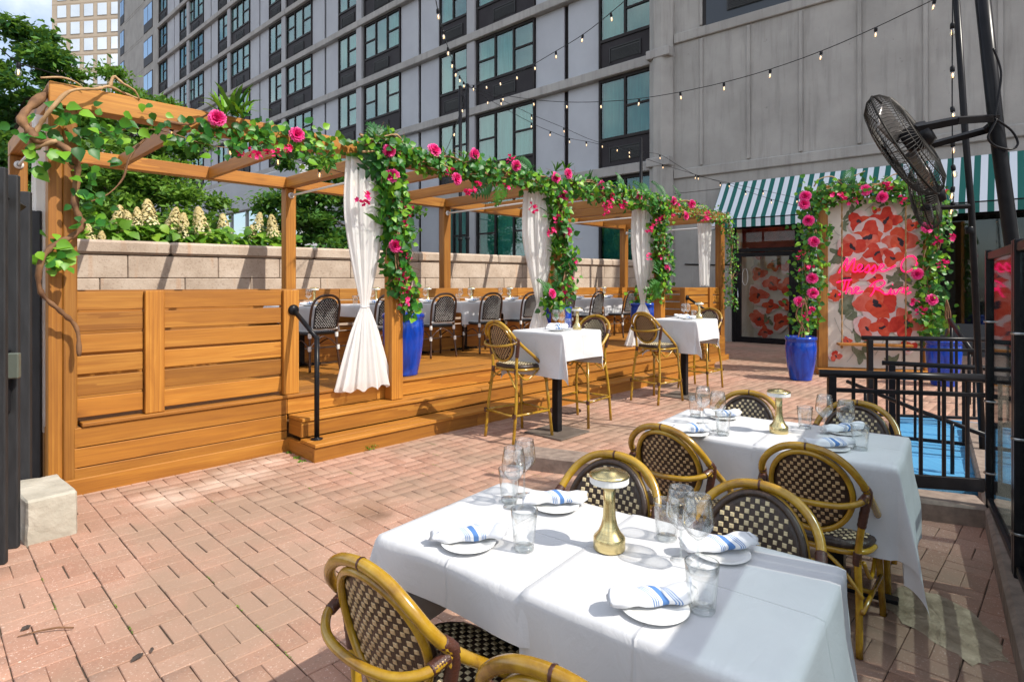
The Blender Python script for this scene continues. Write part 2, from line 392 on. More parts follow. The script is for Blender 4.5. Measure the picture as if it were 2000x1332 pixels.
for iu in range(-25, 82):
    for iv in range(-30, 42):
        cs, ct = S0+B*iu, T0-B*iv
        if cs > 16.6 or ct > 9 or ct < -4.5: continue
        if ct > 5.35 and cs < 11.6: continue
        vert = (iu+iv) % 2 == 0
        for q in (-1, 1):
            bs, bt = (cs+q*B/4, ct) if vert else (cs, ct+q*B/4)
            w = W(bs, bt)
            if w.y < 1.2: continue
            px = 1000+F*w.x/w.y; py = HOR+F*EYE/w.y
            vis = -260 < px < 2260 and py < 1500
            if not vis and (w.y > 6 or abs(w.x) > 5): continue
            area = (F/w.y)**2*B*B/2*(EYE/w.y)
            inside = 0 < px < 2000 and py < 1332
            hidden = (px > 880 and py > 1010 and px < 1650) or (px > 1230 and py > 830 and px < 1760)
            cand.append((area if inside and not hidden else 0, bs, bt, vert))
cand.sort(key=lambda c: -c[0])
BR = {}
for vert in (True, False):
    v, f = brick_tpl(B/2, B) if vert else brick_tpl(B, B/2)
    BR[vert] = (np.array(v), np.array(f)); 
bm_v = {k: bpy.data.meshes.new('brick') for k in (True, False)}
for k in bm_v:
    bm_v[k].from_pydata([tuple(x) for x in BR[k][0]], [], [tuple(int(i) for i in x) for x in BR[k][1]]); bm_v[k].materials.append(PAVER)
def zdip(bs, bt):                            # the old paving has settled a little here and there
    return -.004*math.exp(-((bs-3.0)**2+(bt-4.0)**2)/.35) + .0018*math.sin(bs*2.1+bt)*math.cos(bt*1.7)
for (ar, bs, bt, vert) in cand[:300]:
    obj('brick', bm_v[vert], None, paving, (bs+random.gauss(0, .0012), bt+random.gauss(0, .0012), .012+zdip(bs, bt)+random.uniform(-.002, .002)), (random.gauss(0, .008), random.gauss(0, .008), random.gauss(0, .007)))
VV, FF, RR, n0 = [], [], [], 0
for (ar, bs, bt, vert) in cand[300:]:
    v, f = BR[vert]; an = random.gauss(0, .006); ca, sa = math.cos(an), math.sin(an)
    vv = np.stack([v[:, 0]*ca-v[:, 1]*sa+bs, v[:, 0]*sa+v[:, 1]*ca+bt, v[:, 2]+.012+zdip(bs, bt)+random.uniform(-.0015, .0015)+v[:, 0]*random.gauss(0, .006)], 1)
    VV.append(vv); FF.append(f+n0); RR.append(np.full(len(v), random.random())); n0 += len(v)
obj('brick_field', np_mesh('brick_field', np.concatenate(VV), np.concatenate(FF), np.concatenate(RR)), PAVER, paving, kind='stuff')
# moss and weeds in the joints
def weed(px, py, r, n, h=.025):
    c = W(*floor_px(px, py)); mats = []
    for _ in range(n):
        a = random.uniform(0, 2*PI); d = r*math.sqrt(random.random())
        mats.append(Matrix.Translation((c.x+d*math.cos(a), c.y+d*math.sin(a), .01+random.uniform(0, h))) @ Euler((random.uniform(-1, 1), random.uniform(-1, 1), a)).to_matrix().to_4x4() @ Matrix.Scale(random.uniform(.5, 1.2), 4))
    return mats
LQ = ([(-.006, 0, 0), (0, -.012, .002), (.006, 0, 0), (0, .012, .002)], [(0, 1, 2, 3)])
wm = []
for (px, py) in ((548, 878), (566, 887), (580, 897), (590, 904)): wm += weed(px, py, .035, 40, .012)
for _ in range(60):
    iu = random.randint(-6, 16); iv = random.randint(-6, 10); c = W(S0+B*(iu+.5), T0-B*iv-random.uniform(0, .2))
    px = 1000+F*c.x/max(c.y, .5); py = HOR+F*EYE/max(c.y, .5)
    if c.y > 1.5:
        for q in range(14):
            d = random.uniform(-.045, .045); wm.append(Matrix.Translation((c.x-SR*d+random.gauss(0, .002), c.y+CR*d+random.gauss(0, .002), .012+random.uniform(0, .004))) @ Euler((random.uniform(-.6, .6), random.uniform(-.6, .6), random.uniform(0, 6))).to_matrix().to_4x4() @ Matrix.Scale(random.uniform(.25, .5), 4))
weeds = obj('moss', scatter('moss', LQ[0], LQ[1], wm, [random.random() for _ in wm]), MAT['shrub_leaf'], kind='stuff'); tag(weeds, 'small green moss and weeds growing in the paving joints', 'moss')
w2 = thing('weed_tuft', 'small bright green weed tuft at the foot of the lowest deck step', 'weed', (*floor_px(724, 880), .0))
mm = []
for _ in range(160):
    a = random.uniform(0, 2*PI); d = .06*math.sqrt(random.random()); mm.append(Matrix.Translation((d*1.5*math.cos(a), d*math.sin(a)*.6, .012+random.uniform(0, .05))) @ Euler((random.uniform(-1, 1), random.uniform(-1, 1), a)).to_matrix().to_4x4() @ Matrix.Scale(random.uniform(.6, 1.5), 4))
obj('foliage', scatter('weed', LQ[0], LQ[1], mm, [random.random() for _ in mm]), MAT['shrub_leaf'], w2, kind='stuff')
# fallen leaves and twig
def litter(name, label, px, py, L, wd, rot, m):
    s_, t_ = floor_px(px, py); o = thing(name, label, 'debris', (s_, t_, .016), rot)
    obj('blade', MB().add([(-L/2, 0, 0), (-L*.2, -wd/2, .006), (L*.25, -wd/2, .004), (L/2, 0, .008), (L*.25, wd/2, .01), (-L*.2, wd/2, .01), (0, 0, .0)], [(0, 1, 6, 5), (1, 2, 6), (2, 3, 4, 6), (6, 4, 5)]), m, o)
dm = plain('dry_leaf', (.03, .022, .018, 1), (.07, .05, .04, 1), .8)
litter('fallen_leaf', 'large dark dry leaf lying on the brick paving at bottom left', 268, 1293, .055, .024, .4, dm)
litter('fallen_leaf', 'small dark dry leaf on the bricks left of the large fallen leaf', 50, 1235, .04, .025, .2, dm)
litter('fallen_leaf', 'dark scrap of leaf lying between the gate and the front chair', 297, 1278, .03, .012, 1.2, dm)
o = thing('fallen_twig', 'curved brown twig lying on the bricks near the bottom left corner', 'twig', (*floor_px(95, 1240), .018))
obj('stem', MB().tube([(-.1, .045, 0), (-.03, .02, .006), (.03, -.02, .012), (.08, -.055, .004)], [.002, .0035, .004, .0035], 6), MAT['bark'], o)
# drain cover by the step
o = thing('drain_cover', 'round cast iron drain cover set in the bricks under the nearer high table', 'drain', (*floor_px(1100, 803), .013))
obj('plate', MB().lathe([(0.001, .004), (.2, .004), (.22, .001), (.22, -.01)], 28), MAT['black_metal'], o)
for i in range(-3, 4):
    L = math.sqrt(.18**2-(i*.05)**2); board('slot', o, -L, L, i*.05-.012, i*.05+.012, .003, .0075, plain('rusty_iron', (.10, .06, .045, 1), (.16, .10, .08, 1), .8) if i == -3 else bpy.data.materials['rusty_iron'], .002)

# raised kerb on the right and patched concrete
kerb = obj('kerb', MB().box(-3, 4.6, -.30, .0, -.01, .14, .02), plain('kerb_granite', (.17, .125, .10, 1), (.30, .23, .185, 1), .85, 14, bump=.5, rand=False), loc=W(3.0, .19), rot=(0, 0, R0+.154), kind='structure')
kerb2 = obj('kerb', MB().box(0, 3.2, -.26, .0, -.01, .14, .02), bpy.data.materials['kerb_granite'], loc=W(4.72, .42), rot=(0, 0, R0+math.radians(112)), kind='structure')
pc = [floor_px(*p) for p in ((1722, 1182), (1760, 1150), (1830, 1168), (1900, 1200), (1950, 1250), (1962, 1300), (1900, 1305), (1830, 1262), (1770, 1225))]
pq = []
for i in range(len(pc)):
    a, b = Vector(pc[i]), Vector(pc[(i+1) % len(pc)])
    for k in range(5): pq.append(a.lerp(b, k/5)+Vector((random.gauss(0, .008), random.gauss(0, .008))))
pcen = sum(pq, Vector((0, 0)))/len(pq)
obj('concrete_patch', MB().add([(*W(*pcen).xy, .021)]+[(*W(*q).xy, .0145+random.uniform(0, .003)) for q in pq]+[(*W(*(pcen.lerp(q, .6))).xy, .02+random.uniform(-.002, .004)) for q in pq], [(1+len(pq)+k, 1+len(pq)+(k+1) % len(pq), 0) for k in range(len(pq))]+[(1+k, 1+(k+1) % len(pq), 1+len(pq)+(k+1) % len(pq), 1+len(pq)+k) for k in range(len(pq))]), plain('patch_mortar', (.24, .18, .115, 1), (.52, .41, .29, 1), .95, 9, bump=.8, bd=.02, rand=False), kind='structure')

# ============================================================ DECK
deck = thing('timber_deck', 'raised orange stained timber deck with two steps under the pergola', 'deck', (0, 0, 0))
DZ = .52
y = 5.245
for i in range(17):                           # floor boards run along the pergola
    w = .138; seg = [(.72, 4.9), (4.905, 8.3), (8.305, 11.6)] if i % 2 else [(.72, 3.1), (3.105, 6.8), (6.805, 11.6)]
    if i == 0: seg = [(.885 if a == .72 else a, 11.4 if b == 11.6 else b) for a, b in seg]
    for a, b in seg: board('deck_board', deck, a, b, y, y+w, DZ-.028, DZ)
    y += w+.006
board('joist_frame', deck, .76, 11.57, 5.32, 7.55, .02, .488, plain('dark_timber', (.10, .045, .015, 1), (.16, .07, .02, 1), .8), .002)  # solid dark brown timber block filling the space under the boards
for (z0, z1) in ((.345, .488), (.198, .338), (.015, .192)):      # fascia boards
    board('fascia_board', deck, .84, 2.432, 5.262, 5.3, z0, z1)
    board('fascia_board', deck, 9.98, 11.6, 5.262, 5.3, z0, z1)
board('fascia_board', deck, 2.436, 6.6, 5.262, 5.3, .345, .488); board('fascia_board', deck, 6.604, 9.976, 5.262, 5.3, .345, .488)
board('skirting_board', deck, .70, 2.43, 5.225, 5.259, 0, .125); board('skirting_board', deck, 9.98, 11.7, 5.225, 5.259, 0, .125)
board('end_board', deck, .70, .735, 5.31, 7.6, 0, .488); board('end_board', deck, 11.605, 11.64, 5.31, 7.6, 0, .488)
# steps
steps = [(4.71, .0, .135, .168), (4.985, .168, .31, .343)]
for si, (t0, zb, zr, zt) in enumerate(steps):
    for a, b in (((2.44, 5.2), (5.204, 9.97)) if si else ((2.42, 4.3), (4.304, 9.98))):
        board('riser_board', deck, a, b, t0+.012, t0+.05, zb+.002, zr)
    x0, x1 = (2.44, 9.97) if si else (2.42, 9.98)
    for k in range(2):
        for a, b in (((x0, 6.0), (6.004, x1)) if k == si else ((x0, 4.6), (4.604, x1))):
            board('tread_board', deck, a, b, t0+k*.141-.008, t0+k*.141+.128, zr+.003, zt)
    for xx in (x0+.004, x1-.04): board('step_cheek', deck, xx, xx+.036, t0+.052, 5.258, zb+.002, zr)

# ============================================================ PERGOLA
perg = thing('pergola', 'long orange stained timber pergola standing over the deck', 'pergola', (0, 0, 0))
PS = [(.69, .83), (3.47, 3.61), (6.14, 6.28), (8.82, 8.96), (11.42, 11.56)]
for i, (a, b) in enumerate(PS):
    if i == 0:
        board('front_post', perg, a, a+.083, 5.225+.04, 5.39, .0, 2.805, c=.006); board('front_post', perg, a+.086, b+.03, 5.225+.04, 5.39, .0, 2.805, c=.006)
    elif i == 4: board('front_post', perg, a, b+.03, 5.225+.04, 5.39, 0, 2.805, c=.006)
    else: board('front_post', perg, a, b, 5.112, 5.252, .346, 2.805, c=.006)
    board('rear_post', perg, a, b, 7.545, 7.685, 0, 2.805, c=.006)
    m = MB().tube([(0, 0, 0), (0, 2.15, 0)], .014, 10); r = obj('curtain_rod', m.mesh('rod', True), MAT['white_plastic'], perg, ((a+b)/2, 5.392, 2.715))
    obj('rod_flange', MB().lathe([(.001, .0), (.04, 0), (.04, .012), (.02, .02)], 16).mesh('flange', True), MAT['white_plastic'], perg, ((a+b)/2, 7.545, 2.715), (PI/2, 0, 0))
board('front_beam', perg, .69, 3.3, 5.225, 5.385, 2.808, 2.97, c=.006); board('front_beam', perg, 3.303, 7.2, 5.225, 5.385, 2.808, 2.97, c=.006); board('front_beam', perg, 7.203, 11.6, 5.225, 5.385, 2.808, 2.97, c=.006)
board('rear_beam', perg, .69, 4.5, 7.55, 7.69, 2.808, 2.95, c=.006); board('rear_beam', perg, 4.503, 8.4, 7.55, 7.69, 2.808, 2.95, c=.006); board('rear_beam', perg, 8.403, 11.6, 7.55, 7.69, 2.808, 2.95, c=.006)
for s_ in [.69, 1.60, 2.52, 3.47, 4.38, 5.28, 6.16, 7.06, 7.96, 8.84, 9.72, 10.6, 11.48]:
    w = .12 if any(abs(s_-p[0]) < .05 for p in PS) else .05
    board('rafter', perg, s_, s_+w, 5.388, 7.547, 2.812, 2.948, c=.005)
board('corner_brace', perg, .70, .80, 5.40, 5.46, 2.3, 2.8)

# ---- slat fences on the deck
def slat_fence(label, s0, s1, posts, t0, inner):
    fz = thing('slat_fence', label, 'fence', (0, 0, 0), group=None)
    edges = sorted(posts)
    xs = []; cur = s0
    for (a, b) in edges:
        if a-cur > .03: xs.append((cur, a))
        cur = b
    if s1-cur > .03: xs.append((cur, s1))
    for (a, b) in edges: board('fence_post', fz, a+.002, b-.002, t0-.035, t0+.07, DZ+.002, 1.485, c=.006)
    for (a, b) in xs:
        for k in range(6):
            z0 = DZ+.035+k*.158
            board('slat', fz, a, b, t0+.005, t0+.043, z0+random.uniform(-.002, .002), z0+.136+random.uniform(-.002, .002))
    return fz
f1 = slat_fence('orange horizontal slat fence at the near left end of the deck', .835, 2.57, [(1.29, 1.43), (2.40, 2.55)], 5.30, 1)
f2 = slat_fence('shaded horizontal slat fence at the far right end of the deck', 9.93, 11.42, [(9.93, 10.07), (10.93, 11.07)], 5.30, 1)
# end fence on the far right side and back bench
f3 = thing('slat_fence', 'horizontal slat fence across the far end of the deck behind the last table', 'fence', (0, 0, 0))
for k in range(6): board('slat', f3, 11.44, 11.48, 5.40, 7.5, DZ+.035+k*.158, DZ+.171+k*.158)
f4 = thing('slat_fence', 'horizontal slat fence across the near left end of the deck behind the white curtain', 'fence', (0, 0, 0))
for k in range(6): board('slat', f4, .76, .80, 5.46, 7.5, DZ+.035+k*.158, DZ+.171+k*.158)
bench = thing('banquette_bench', 'long timber banquette bench with slatted back along the rear of the deck', 'bench', (0, 0, 0))
for k in range(3):
    z0 = 1.0+k*.165
    for a, b in ((.86, 4.2), (4.205, 7.8), (7.805, 11.4)): board('back_slat', bench, a, b, 7.47, 7.51, z0, z0+.15)
for k in range(3):
    for a, b in ((.86, 5.2), (5.205, 11.4)): board('seat_slat', bench, a, b, 7.0+k*.15, 7.0+k*.15+.142, .94, .97)
for k in range(2):
    for a, b in ((.86, 6.1), (6.105, 11.4)): board('front_slat', bench, a, b, 7.03, 7.06, DZ+.02+k*.2, DZ+.2+k*.2)

# ============================================================ STONE WALL
# the wall runs along the rear of the deck and climbs very slightly to the right
WS0, WS1, WTT = -1.2, 13.8, 8.16
wl = WS1-WS0
swall = tag(bpy.data.objects.new('stone_wall', None), 'pinkish granite block wall with flat coping behind the deck', 'wall'); LINK(swall)
swall.location = W(WS0, WTT, -.235); swall.rotation_euler = (0, -.0092, R0)
def granite():
    t = NT('pink_granite'); v = t.coord((1, 1, 1)); f = t.noise(v, 3, 6, .65)
    hv = t.n('HueSaturation'); r = t.n('MapRange'); t.l(t.objrand(), r.inputs['Value']); r.inputs['To Min'].default_value = .85; r.inputs['To Max'].default_value = 1.1; t.l(r.outputs['Result'], hv.inputs['Value'])
    col = t.ramp(f, [(.25, (.38, .29, .22, 1)), (.5, (.50, .40, .315, 1)), (.75, (.60, .50, .41, 1))])
    col = t.mix(t.ramp(t.noise(v, 40, 3), [(.55, (0, 0, 0)), (.75, (.6, .6, .6))]), col, (.25, .16, .12, 1))
    st_ = t.noise(t.coord((3, 3, .35)), 2.0, 3); col = t.mix(t.ramp(st_, [(.62, (0, 0, 0)), (.78, (.5, .5, .5))]), col, (.50, .22, .07, 1))
    t.l(col, hv.inputs['Color']); t.color(hv.outputs['Color']); t.set(Roughness=.8); t.bump(t.noise(v, 30, 6, .7), .5, .01); return t.m
GR = granite()
courses = [(.272*i, .272*i+.266) for i in range(2, 8)]
for ci, (z0, z1) in enumerate(courses):
    x = -.0+(.42 if ci % 2 else 0)-.3
    while x < wl-.02:
        L = random.choice([.82, 1.02, .9, 1.12]); x1 = min(x+L, wl)
        board('stone', swall, max(x, -.3)+.004, x1-.004, random.uniform(-.002, .003), .40, z0-.082, z1-.082, GR, .008); x = x1
x = -.3
while x < wl-.02:
    x1 = min(x+1.9, wl); board('coping_stone', swall, x+.004, x1-.004, -.035, .46, 2.098, 2.265, GR, .03); x = x1
board('backing', swall, -.28, wl-.02, .05, .38, .02, 2.09, plain('mortar', (.10, .08, .06, 1), None, .9), .002)

# ============================================================ BUILDINGS
def concrete(name, c1, c2, streak=True):
    t = NT(name); geo = t.n('NewGeometry'); pos = geo.outputs['Position']; f = t.noise(pos, .8, 6, .6); col = t.ramp(f, [(.3, c1), (.7, c2)])
    if streak:
        mp = t.n('Mapping'); mp.inputs['Scale'].default_value = (2.5, 2.5, .22); t.l(pos, mp.inputs['Vector'])
        sk = t.noise(mp.outputs['Vector'], 2.2, 5, .65); col = t.mix(t.ramp(sk, [(.5, (0, 0, 0)), (.75, (.55, .55, .55))]), col, (c1[0]*.6, c1[1]*.6, c1[2]*.6, 1))
        pt = t.noise(pos, 9, 3); col = t.mix(t.ramp(pt, [(.70, (0, 0, 0)), (.78, (.5, .5, .5))]), col, (c1[0]*.5, c1[1]*.5, c1[2]*.5, 1))
    t.color(col); t.set(Roughness=.85); t.bump(t.noise(pos, 22, 6, .7), .35, .012); return t.m
CON = concrete('board_concrete', (.30, .285, .265, 1), (.41, .39, .365, 1))
LEDGE = concrete('ledge_concrete', (.30, .285, .27, 1), (.42, .40, .38, 1))
PANEL = concrete('grey_panel', (.40, .41, .445, 1), (.46, .475, .51, 1), False)
PIER = concrete('pier_concrete', (.34, .34, .36, 1), (.42, .42, .43, 1), False)
DARKF = plain('bronze_frame', (.018, .015, .015, 1), (.028, .023, .023, 1), .5, 3)
SPAN = plain('dark_spandrel', (.024, .020, .023, 1), (.034, .030, .033, 1), .6, 2)
for m_ in (DARKF, SPAN): m_.node_tree.nodes['Principled BSDF'].inputs['Specular IOR Level'].default_value = .2
GRILL = plain('grille_black', (.012, .012, .013, 1), (.02, .02, .02, 1), .5)
ROOM = plain('dark_room', (.02, .022, .024, 1), (.03, .032, .034, 1), .9)
def blind_mat():
    t = NT('blind_reflections'); c = t.ramp(t.objrand(), [(0, (.04, .13, .13, 1)), (.35, (.11, .31, .30, 1)), (.6, (.22, .42, .40, 1)), (.8, (.50, .44, .37, 1)), (.9, (.30, .28, .25, 1)), (1, (.05, .10, .11, 1))])  # teal and beige curtain tones; the beige also paints in reflected buildings
    v = t.coord((6, 6, .3)); f = t.noise(v, 3, 3); t.color(t.mix(t.ramp(f, [(.35, (.35, .35, .35)), (.65, (0, 0, 0))]), c, (.02, .03, .03, 1))); t.set(Roughness=.9); return t.m
BLIND = blind_mat()

FO = Vector((4.43, 17.1, 0)); FANG = math.atan2(.6794, -.7337)      # facade: local x runs away to the left, local -y... 
bld = tag(bpy.data.objects.new('apartment_building', None), 'tall grey apartment block with concrete ledges and dark window bays', 'building'); LINK(bld)
bld.location = FO; bld.rotation_euler = (0, 0, FANG)      # local +y points toward the terrace
def rectm(name, x0, x1, y0, y1, z0, z1, c=0): return MB().box(x0, x1, y0, y1, z0, z1, c).mesh(name, norm=False)
FL = [2.02, 5.2] + [8.32+2.86*i for i in range(10)]                  # ledge tops
TOP = FL[-1]
KEND = 56.9
board('wall_core', bld, .0, KEND, -9.0, -.36, 0, TOP, CON, .01)
for i, z in enumerate(FL):
    if i == 0: continue
    board('ledge', bld, .36, 45.2, -.36, .10, z-.30, z, LEDGE, .02)
piers = [8.2, 15.93, 23.55, 31.12, 38.5]
wins = []
for i in range(len(FL)-1):
    z0, z1 = FL[i], FL[i+1]-.30
    if i == 0: z0 = 1.2
    for p in piers: board('pier', bld, p-.22, p+.22, -.34, .02, z0, z1, PIER, .015)
    cells = [(.42, 2.34, 'n'), (5.04, 7.96, 'w')]
    for p in piers[:-1]: cells += [(p+.24, p+1.96, 'n'), (p+4.62, p+7.42, 'w')]
    cells += [(piers[-1]+.24, piers[-1]+1.96, 'n'), (43.4, 45.2, 'n')]
    pans = [(2.36, 3.60), (3.78, 5.02)]
    for p in piers[:-1]: pans += [(p+1.98, p+3.22), (p+3.40, p+4.60)]
    pans += [(piers[-1]+1.98, piers[-1]+3.22), (piers[-1]+3.4, 43.38)]
    vis = lambda k, z: (1000+F*(FO.x-.7337*k)/(FO.y+.6794*k) > 200) and (HOR-F*(z-EYE)/(FO.y+.6794*k) > -60)
    for (a, b) in pans:
        if vis(a, z0): board('wall_panel', bld, a, b, -.20, -.13, z0+.005, z1-.005, PANEL, .008)
    for (a, b, ty) in cells:
        if vis(a, z0): wins.append((a, b, z0, z1, ty))
board('recess_wall', bld, .4, 45.2, -.36, -.24, 1.2, TOP, DARKF, .002)
def window(parent, a, b, z0, z1, ty):
    w = b-a; H = z1-z0; zb = z0+.92 if H > 2 else z0+.3
    key = ('win', round(w, 2), round(H, 2), ty)
    if key not in BOARD:
        m = MB()
        fr = .07
        m.box(0, w, -.16, -.06, H-.1, H); m.box(0, fr, -.16, -.06, .0, H-.1); m.box(w-fr, w, -.16, -.06, 0, H-.1); m.box(fr, w-fr, -.16, -.06, zb-z0-.06, zb-z0+.03)
        ns = 3 if ty == 'w' else 2; pw = (w-2*fr)/ns
        for q in range(1, ns): m.box(fr+q*pw-.035, fr+q*pw+.035, -.155, -.065, zb-z0+.03, H-.1)
        mid = (zb-z0+H)/2-.03
        for q in ((0, 2) if ns == 3 else (0,)): m.box(fr+q*pw+.036, fr+(q+1)*pw-.036, -.15, -.07, mid-.03, mid+.03)
        BOARD[key] = m.mesh('window_frame', norm=False); BOARD[key].materials.append(DARKF)
        BOARD[key+('s',)] = rectm('spandrel', .071, w-.071, -.15, -.10, .0, zb-z0-.065); BOARD[key+('s',)].materials.append(SPAN)
        gm = MB(); gw = min(1.05, w*.6); gx = w/2-gw/2; gm.box(gx, gx+gw, -.099, -.085, .2, .60)
        for q in range(9): gm.box(gx+.03, gx+gw-.03, -.085, -.07, .22+q*.038, .235+q*.038)
        gm.box(gx-.03, gx, -.099, -.06, .17, .63); gm.box(gx+gw, gx+gw+.03, -.099, -.06, .17, .63); gm.box(gx, gx+gw, -.099, -.06, .6, .63)
        BOARD[key+('g',)] = gm.mesh('grille', norm=False); BOARD[key+('g',)].materials.append(GRILL)
        BOARD[key+('p',)] = rectm('pane', -pw/2+.036, pw/2-.036, -.115, -.11, zb-z0+.03, H-.1); BOARD[key+('p',)].materials.append(MAT['window_glass'])
        BOARD[key+('b',)] = rectm('blind', -pw/2+.03, pw/2-.03, -.205, -.2, zb-z0+.01, H-.08); BOARD[key+('b',)].materials.append(BLIND)
        BOARD[key+('n',)] = (ns, fr, pw)
    wo_ = obj('window', BOARD[key], None, parent, (a, 0, z0))
    if zb-z0 > .5: obj('spandrel', BOARD[key+('s',)], None, wo_); obj('air_grille', BOARD[key+('g',)], None, wo_)
    ns, fr, pw = BOARD[key+('n',)]
    for q in range(ns):
        obj('pane', BOARD[key+('p',)], None, wo_, (fr+(q+.5)*pw, 0, 0)); obj('blind', BOARD[key+('b',)], None, wo_, (fr+(q+.5)*pw, 0, 0))
for w in wins: window(bld, *w)
# plain end bay of the facade with slit windows
board('end_wall', bld, 45.2, KEND, -.36, .02, 0, TOP, CON, .01)
for i, z in enumerate(FL[1:-1]):
    for (a, b) in ((46.5, 48.8), (54.7, 55.9)):
        f_ = board('window', bld, a, b, .02, .06, z+.25, z+2.45, DARKF, .01); w_ = b-a
        for q in range(2): obj('pane', rectm('pane', -w_/4+.06, w_/4-.06, .02, .03, -.35, 1.0), MAT['mirror_glass'], f_, ((q-.5)*w_/2, 0, 0))
    board('wall_groove', bld, 48.9, 54.6, .02, .035, z-.02, z+.06, CON, .003); board('wall_groove', bld, 48.9, 54.6, .02, .035, z+.2, z+.26, CON, .003)
# corner pillar
m = MB(); m.add([(-.30, -.3, 0), (.42, -.3, 0), (.42, .12, 0), (.18, .34, 0), (-.06, .34, 0), (-.30, .08, 0)] + [(-.30, -.3, TOP), (.42, -.3, TOP), (.42, .12, TOP), (.18, .24, TOP), (-.06, .24, TOP), (-.30, .08, TOP)],
    [(0, 1, 7, 6), (1, 2, 8, 7), (2, 3, 9, 8), (3, 4, 10, 9), (4, 5, 11, 10), (5, 0, 6, 11), (6, 7, 8, 9, 10, 11)])
obj('corner_pillar', m, CON, bld)
for z in FL[1:]: obj('pillar_band', MB().box(-.31, .425, -.2, .345, z-.26, z, .02), LEDGE, bld)

# right wing with the restaurant
RO = Vector((5.9, 15.85, 0)); RANG = math.atan2(-.6468, .7627)
wing = tag(bpy.data.objects.new('concrete_wing', None), 'grey board marked concrete wing with restaurant front under it', 'building'); LINK(wing)
wing.location = RO; wing.rotation_euler = (0, 0, RANG)    # local x to the right along the wall, local -y toward the terrace
WH = 18.4
board('wall', wing, -2.0, 40, .0, 9, 4.15, WH, CON, .01)
board('wall', wing, -2.0, .02, .0, 9, 0, 4.14, CON, .01)
for z in (4.56, 8.42, 12.2): board('band', wing, -1.62, 24, -.07, -.002, z, z+.28 if z > 5 else z+.26, CON, .02)
for kx in [-.82+1.28*i for i in range(16)]:
    for (z0, z1) in ((4.86, 8.38), (8.74, 12.1)):
        if -.75 < kx < 1.9 and z0 > 8: continue
        board('rib', wing, kx-.045, kx+.045, -.05, -.001, z0, z1, CON, .012)
wf = board('window', wing, -.78, 1.85, -.05, .0, 8.62, 11.4, DARKF, .01)
obj('spandrel', rectm('sp', -1.2, 1.2, -.04, -.03, -1.33, -.4), plain('navy_spandrel', (.03, .04, .055, 1), None, .4), wf)
gm = MB(); gm.box(-.62, .62, -.075, -.042, -1.1, -.62)
for q in range(10): gm.box(-.58, .58, -.09, -.075, -1.08+q*.045, -1.06+q*.045)
obj('air_grille', gm.mesh('g'), GRILL, wf); obj('pane', rectm('pn', -1.2, 1.2, -.04, -.03, -.3, 1.3), MAT['window_glass'], wf)
pm = MB().tube([(-1.3, -.02, 2.12), (-.4, -.02, 2.08), (.0, -.02, 2.08)], .02, 6); obj('wall_cable', pm.mesh('cable', True), MAT['black_metal'], wing)

# awning
def stripe_mat():
    t = NT('striped_canvas'); tx = t.n('TexCoord'); sx = t.n('SeparateXYZ'); t.l(tx.outputs['Object'], sx.inputs[0])
    m1 = t.n('Math', operation='MULTIPLY'); t.l(sx.outputs['X'], m1.inputs[0]); m1.inputs[1].default_value = 1/.229; fr = t.n('Math', operation='FRACT'); t.l(m1.outputs[0], fr.inputs[0])
    gt = t.n('Math', operation='GREATER_THAN'); t.l(fr.outputs[0], gt.inputs[0]); gt.inputs[1].default_value = .52
    t.color(t.mix(gt.outputs[0], (.68, .71, .76, 1), (.006, .115, .095, 1))); t.set(Roughness=.75); v = t.coord((1, 1, 1), False); t.bump(t.noise(v, 4, 3), .15, .02); return t.m
CAN = stripe_mat()
awn = tag(bpy.data.objects.new('striped_awning', None), 'green and white striped awning over the restaurant front', 'awning'); LINK(awn); awn.location = RO; awn.rotation_euler = (0, 0, RANG)
AL, AR_ = -.24, 9.0
m = MB(); nx = 41
for (ya, za, yb, zb_) in ((-.03, 4.27, -.86, 3.22), (-.86, 3.22, -.86, 2.99)):
    m.grid(lambda u, v: (AL+(AR_-AL)*u, ya+(yb-ya)*v, za+(zb_-za)*v-.035*math.sin(PI*v)*(.7 if za > 4 else 0)), nx, 6 if za > 4 else 2)
me = m.mesh('canopy'); o = obj('canopy', me, CAN, awn); sm = o.modifiers.new('s', 'SOLIDIFY'); sm.thickness = .008
o = obj('side_panel', MB().add([(AL, -.03, 4.25), (AL, -.85, 3.2), (AL, -.85, 2.99), (AL, -.03, 2.99), (AL+.006, -.03, 4.25), (AL+.006, -.85, 3.2), (AL+.006, -.85, 2.99), (AL+.006, -.03, 2.99)], [(0, 1, 2, 3), (7, 6, 5, 4), (0, 4, 5, 1), (2, 6, 7, 3)]), plain('green_canvas', (.004, .085, .075, 1), None, .75), awn)
obj('awning_bar', MB().tube([(AL, -.85, 3.2), (AR_, -.85, 3.2)], .018, 8).mesh('bar', True), MAT['black_metal'], awn)

# restaurant front: door, transom, panes, lit room behind
sf = tag(bpy.data.objects.new('restaurant_front', None), 'black framed glass door and shop windows of the restaurant', 'storefront'); LINK(sf); sf.location = RO; sf.rotation_euler = (0, 0, RANG)
BK = MAT['black_metal']
for (a, b, z0, z1) in ((.03, .12, 0, 4.14), (1.60, 1.74, 0, 4.14), (.12, 1.60, 2.40, 2.50), (.12, 1.6, 3.02, 4.14), (4.3, 4.38, 0, 4.14), (6.0, 6.08, 0, 4.14), (1.74, 9.2, 3.02, 4.14), (8, 8.08, 0, 4.14)):
    board('frame_bar', sf, a, b, -.03, .09, z0+.002, z1-.002, BK, .006)
board('sill_panel', sf, 1.74, 4.3, .0, .06, 0, .7, BK); board('sill_panel', sf, 4.38, 6.0, .0, .06, 0, .7, plain('dark_grey_panel', (.05, .055, .06, 1), None, .5)); board('sill_panel', sf, 6.08, 9.2, .0, .06, 0, .7, bpy.data.materials['dark_grey_panel'])
